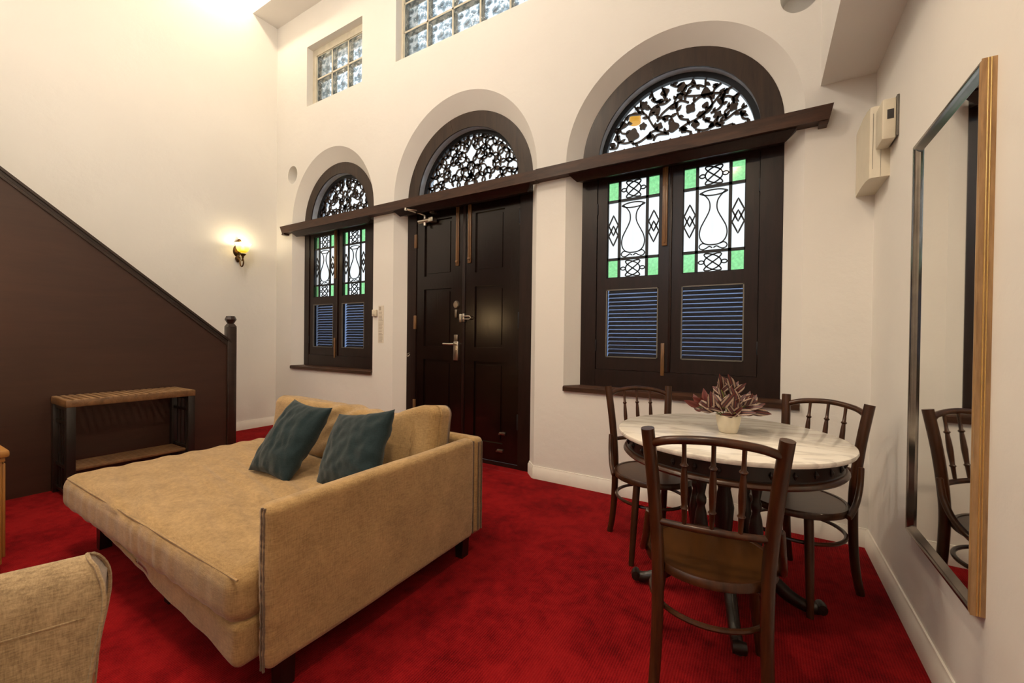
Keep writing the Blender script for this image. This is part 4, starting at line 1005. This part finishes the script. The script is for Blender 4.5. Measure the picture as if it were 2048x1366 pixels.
part(mr, MB().box(XR-.0145,XR-.008,MY0+.040,MY1-.040,MZ0+.040,MZ1-.040), 'mirror_glass', 'mirror_glass')
part(mr, MB().box(XR-.030,XR,MY0-.0035,MY0,MZ0,MZ1), 'side_strip', 'gilt')
for x in (.0115,.0175): part(mr, MB().tube([(XR-x,MY0-.004,MZ0+.001),(XR-x,MY0-.004,MZ1-.001)], .0018, 8), 'bead', 'gold_line')

# ---- corner boxes on the right wall
eb = thing('distribution_box', 'cream plastic cover box on the right wall in the upper corner', 'box', (XR,2.92,2.0))
prof = [(XR,2.752),(.470,2.752),(.458,2.762),(.452,2.80),(.449,2.88),(.450,3.0),(.452,W-.002),(XR,W-.002)]
part(eb, MB().prism(prof, 2.006, 2.365, 'z'), 'cover', 'white_plastic')
part(eb, MB().box(.4688,.4702,2.7512,2.7525,2.05,2.33), 'groove', 'grey_plastic')
part(eb, MB().box(.5005,.5015,2.7512,2.7525,2.008,2.363), 'joint', 'grey_plastic')
cb = thing('door_chime', 'small cream wall unit with a dark square window above the cover box', 'box', (XR,2.67,2.13))
part(cb, MB().box(.476,.527,2.602,2.735,2.135,2.325,.006), 'case', 'white_plastic')
part(cb, MB().box(.527,XR,2.597,2.74,2.143,2.335,.003), 'wall_plate', 'grey_plastic')
part(cb, MB().box(.494,.518,2.6,2.604,2.228,2.272), 'display', 'dark_plastic')

# ---- wall notice and switch between the far window and the door
nt_ = thing('wall_notice', 'narrow faded printed notice on the wall between far window and door', 'notice', (-3.478,W,1.10))
part(nt_, MB().box(-3.520,-3.436,W-.0025,W,1.098,1.496), 'sheet', 'paper')
rnd = random.Random(4)
for (z0,z1) in ((1.448,1.486),(1.335,1.43),(1.225,1.315),(1.115,1.205)):
    pr = MB(); z = z1
    if z0 > 1.44: pr.box(-3.508,-3.478,W-.0032,W-.0024,z0,z1)
    else:
        while z > z0:
            pr.box(-3.512,-3.512+rnd.uniform(.045,.066),W-.0032,W-.0024,z-.006,z); z -= .015
    part(nt_, pr, 'print', 'print_ink')
sw = thing('wall_switch', 'small cream switch box beside the far window frame', 'switch', (-3.555,W,1.425))
part(sw, MB().box(-3.592,-3.530,W-.030,W,1.385,1.455,.006), 'case', 'white_plastic')
part(sw, MB().box(-3.575,-3.548,W-.034,W-.029,1.40,1.44,.003), 'rocker', 'white_plastic')

# ---- lantern hanging outside the larger window
ln = thing('hanging_lantern', 'yellow lantern hanging outside behind the larger fanlight', 'lantern', (-1.012,3.8,3.165))
MB().lathe([(.02,-.045),(.05,-.04),(.052,.0),(.046,.02),(.02,.03)],(0,0,0),16).build('body','lantern_glow',ln)
MB().lathe([(.0,.06),(.02,.055),(.055,.028),(.03,.022)],(0,0,0),16).build('cap','bronze',ln)
MB().tube([(0,0,.05),(0,0,.62)], .003, 6).build('cord','black_lead',ln)
MB().tube([(0,0,.62),(0,W+.32-3.8,.62)], .008, 8).build('bracket','black_lead',ln)

# ---- globe and shaded pendants added above the picture to light the room
for i,(x,y,z,e) in enumerate(ADDED_GLOBES):
    cl_ = thing('added_globe_pendant', ['added opal globe pendant, unseen high above the sofa','added opal globe pendant, unseen towards the rear wall'][i], 'pendant lamp', (x,y,z), 0, 'added opal globe pendants')
    MB().lathe([(.0,-.16),(.08,-.14),(.14,-.08),(.16,0),(.14,.08),(.08,.14),(.03,.16)],(0,0,0),28).build('globe','added_globe_glow',cl_)  # glowing globe of the added pendant
    MB().lathe([(.035,.15),(.04,.17),(.03,.21),(.0,.22)],(0,0,0),16).build('cap','bronze',cl_)
    MB().tube([(0,0,.21),(0,0,ZC-z-.02)], .005, 6).build('cord','black_lead',cl_)
    MB().lathe([(.06,ZC-z-.03),(.06,ZC-z),(.0,ZC-z)],(0,0,0),16).build('ceiling_rose','bronze',cl_)
    l = bpy.data.lights.new('added_globe_light','POINT'); l.energy = e; l.color = ADDED_GLOBE_COL; l.shadow_soft_size = .17
    lo = bpy.data.objects.new('added_globe_light', l); COL.objects.link(lo); lo.parent = cl_; lo.location = (0,0,0)
for i,(x,y,z,e) in enumerate(ADDED_SHADED):  # downward pendants, likewise added for their light
    cl_ = thing('added_shaded_pendant', ['added bronze shaded pendant, unseen above the dining side','added bronze shaded pendant, unseen above the sofa'][i], 'pendant lamp', (x,y,z), 0, 'added bronze shaded pendants')
    MB().lathe([(.205,-.06),(.200,-.06),(.14,.06),(.05,.11),(.0,.112),(.0,.118),(.055,.116),(.145,.066),(.205,-.06)],(0,0,0),32).build('shade','bronze',cl_)
    MB().lathe([(.0,-.035),(.05,-.02),(.06,.02),(.03,.07),(.0,.08)],(0,0,0),16).build('light_bulb','bulb',cl_)
    MB().tube([(0,0,.11),(0,0,ZC-z-.02)], .005, 6).build('cord','black_lead',cl_)
    MB().lathe([(.06,ZC-z-.03),(.06,ZC-z),(.0,ZC-z)],(0,0,0),16).build('ceiling_rose','bronze',cl_)
    l = bpy.data.lights.new('added_shaded_light','SPOT'); l.energy = e; l.color = ADDED_SHADED_COL; l.shadow_soft_size = .12; l.spot_size = R(155); l.spot_blend = .5
    lo = bpy.data.objects.new('added_shaded_light', l); COL.objects.link(lo); lo.parent = cl_; lo.location = (0,0,-.07)
wl_ = thing('wall_washer', 'warm lamp high on the staircase wall just above the picture', 'wall lamp', (XL,2.35,5.7))
MB().lathe([(.0,.0),(.05,.0),(.06,.06),(.07,.12),(.066,.12),(.05,.02),(.0,.01)],(.14,0,-.02),20).build('shade','bronze',wl_)
MB().tube([(-.01,0,-.02),(.14,0,-.02)], .012, 8).build('arm','bronze',wl_)
MB().lathe([(.0,.02),(.03,.04),(.03,.07),(.0,.09)],(.14,0,-.02),14).build('light_bulb','bulb',wl_)
l = bpy.data.lights.new('washer_light','POINT'); l.energy = SPOT_W; l.color = (1,.82,.58); l.shadow_soft_size = .06
lo = bpy.data.objects.new('washer_light', l); COL.objects.link(lo); lo.parent = wl_; lo.location = (.22,0,-.14)
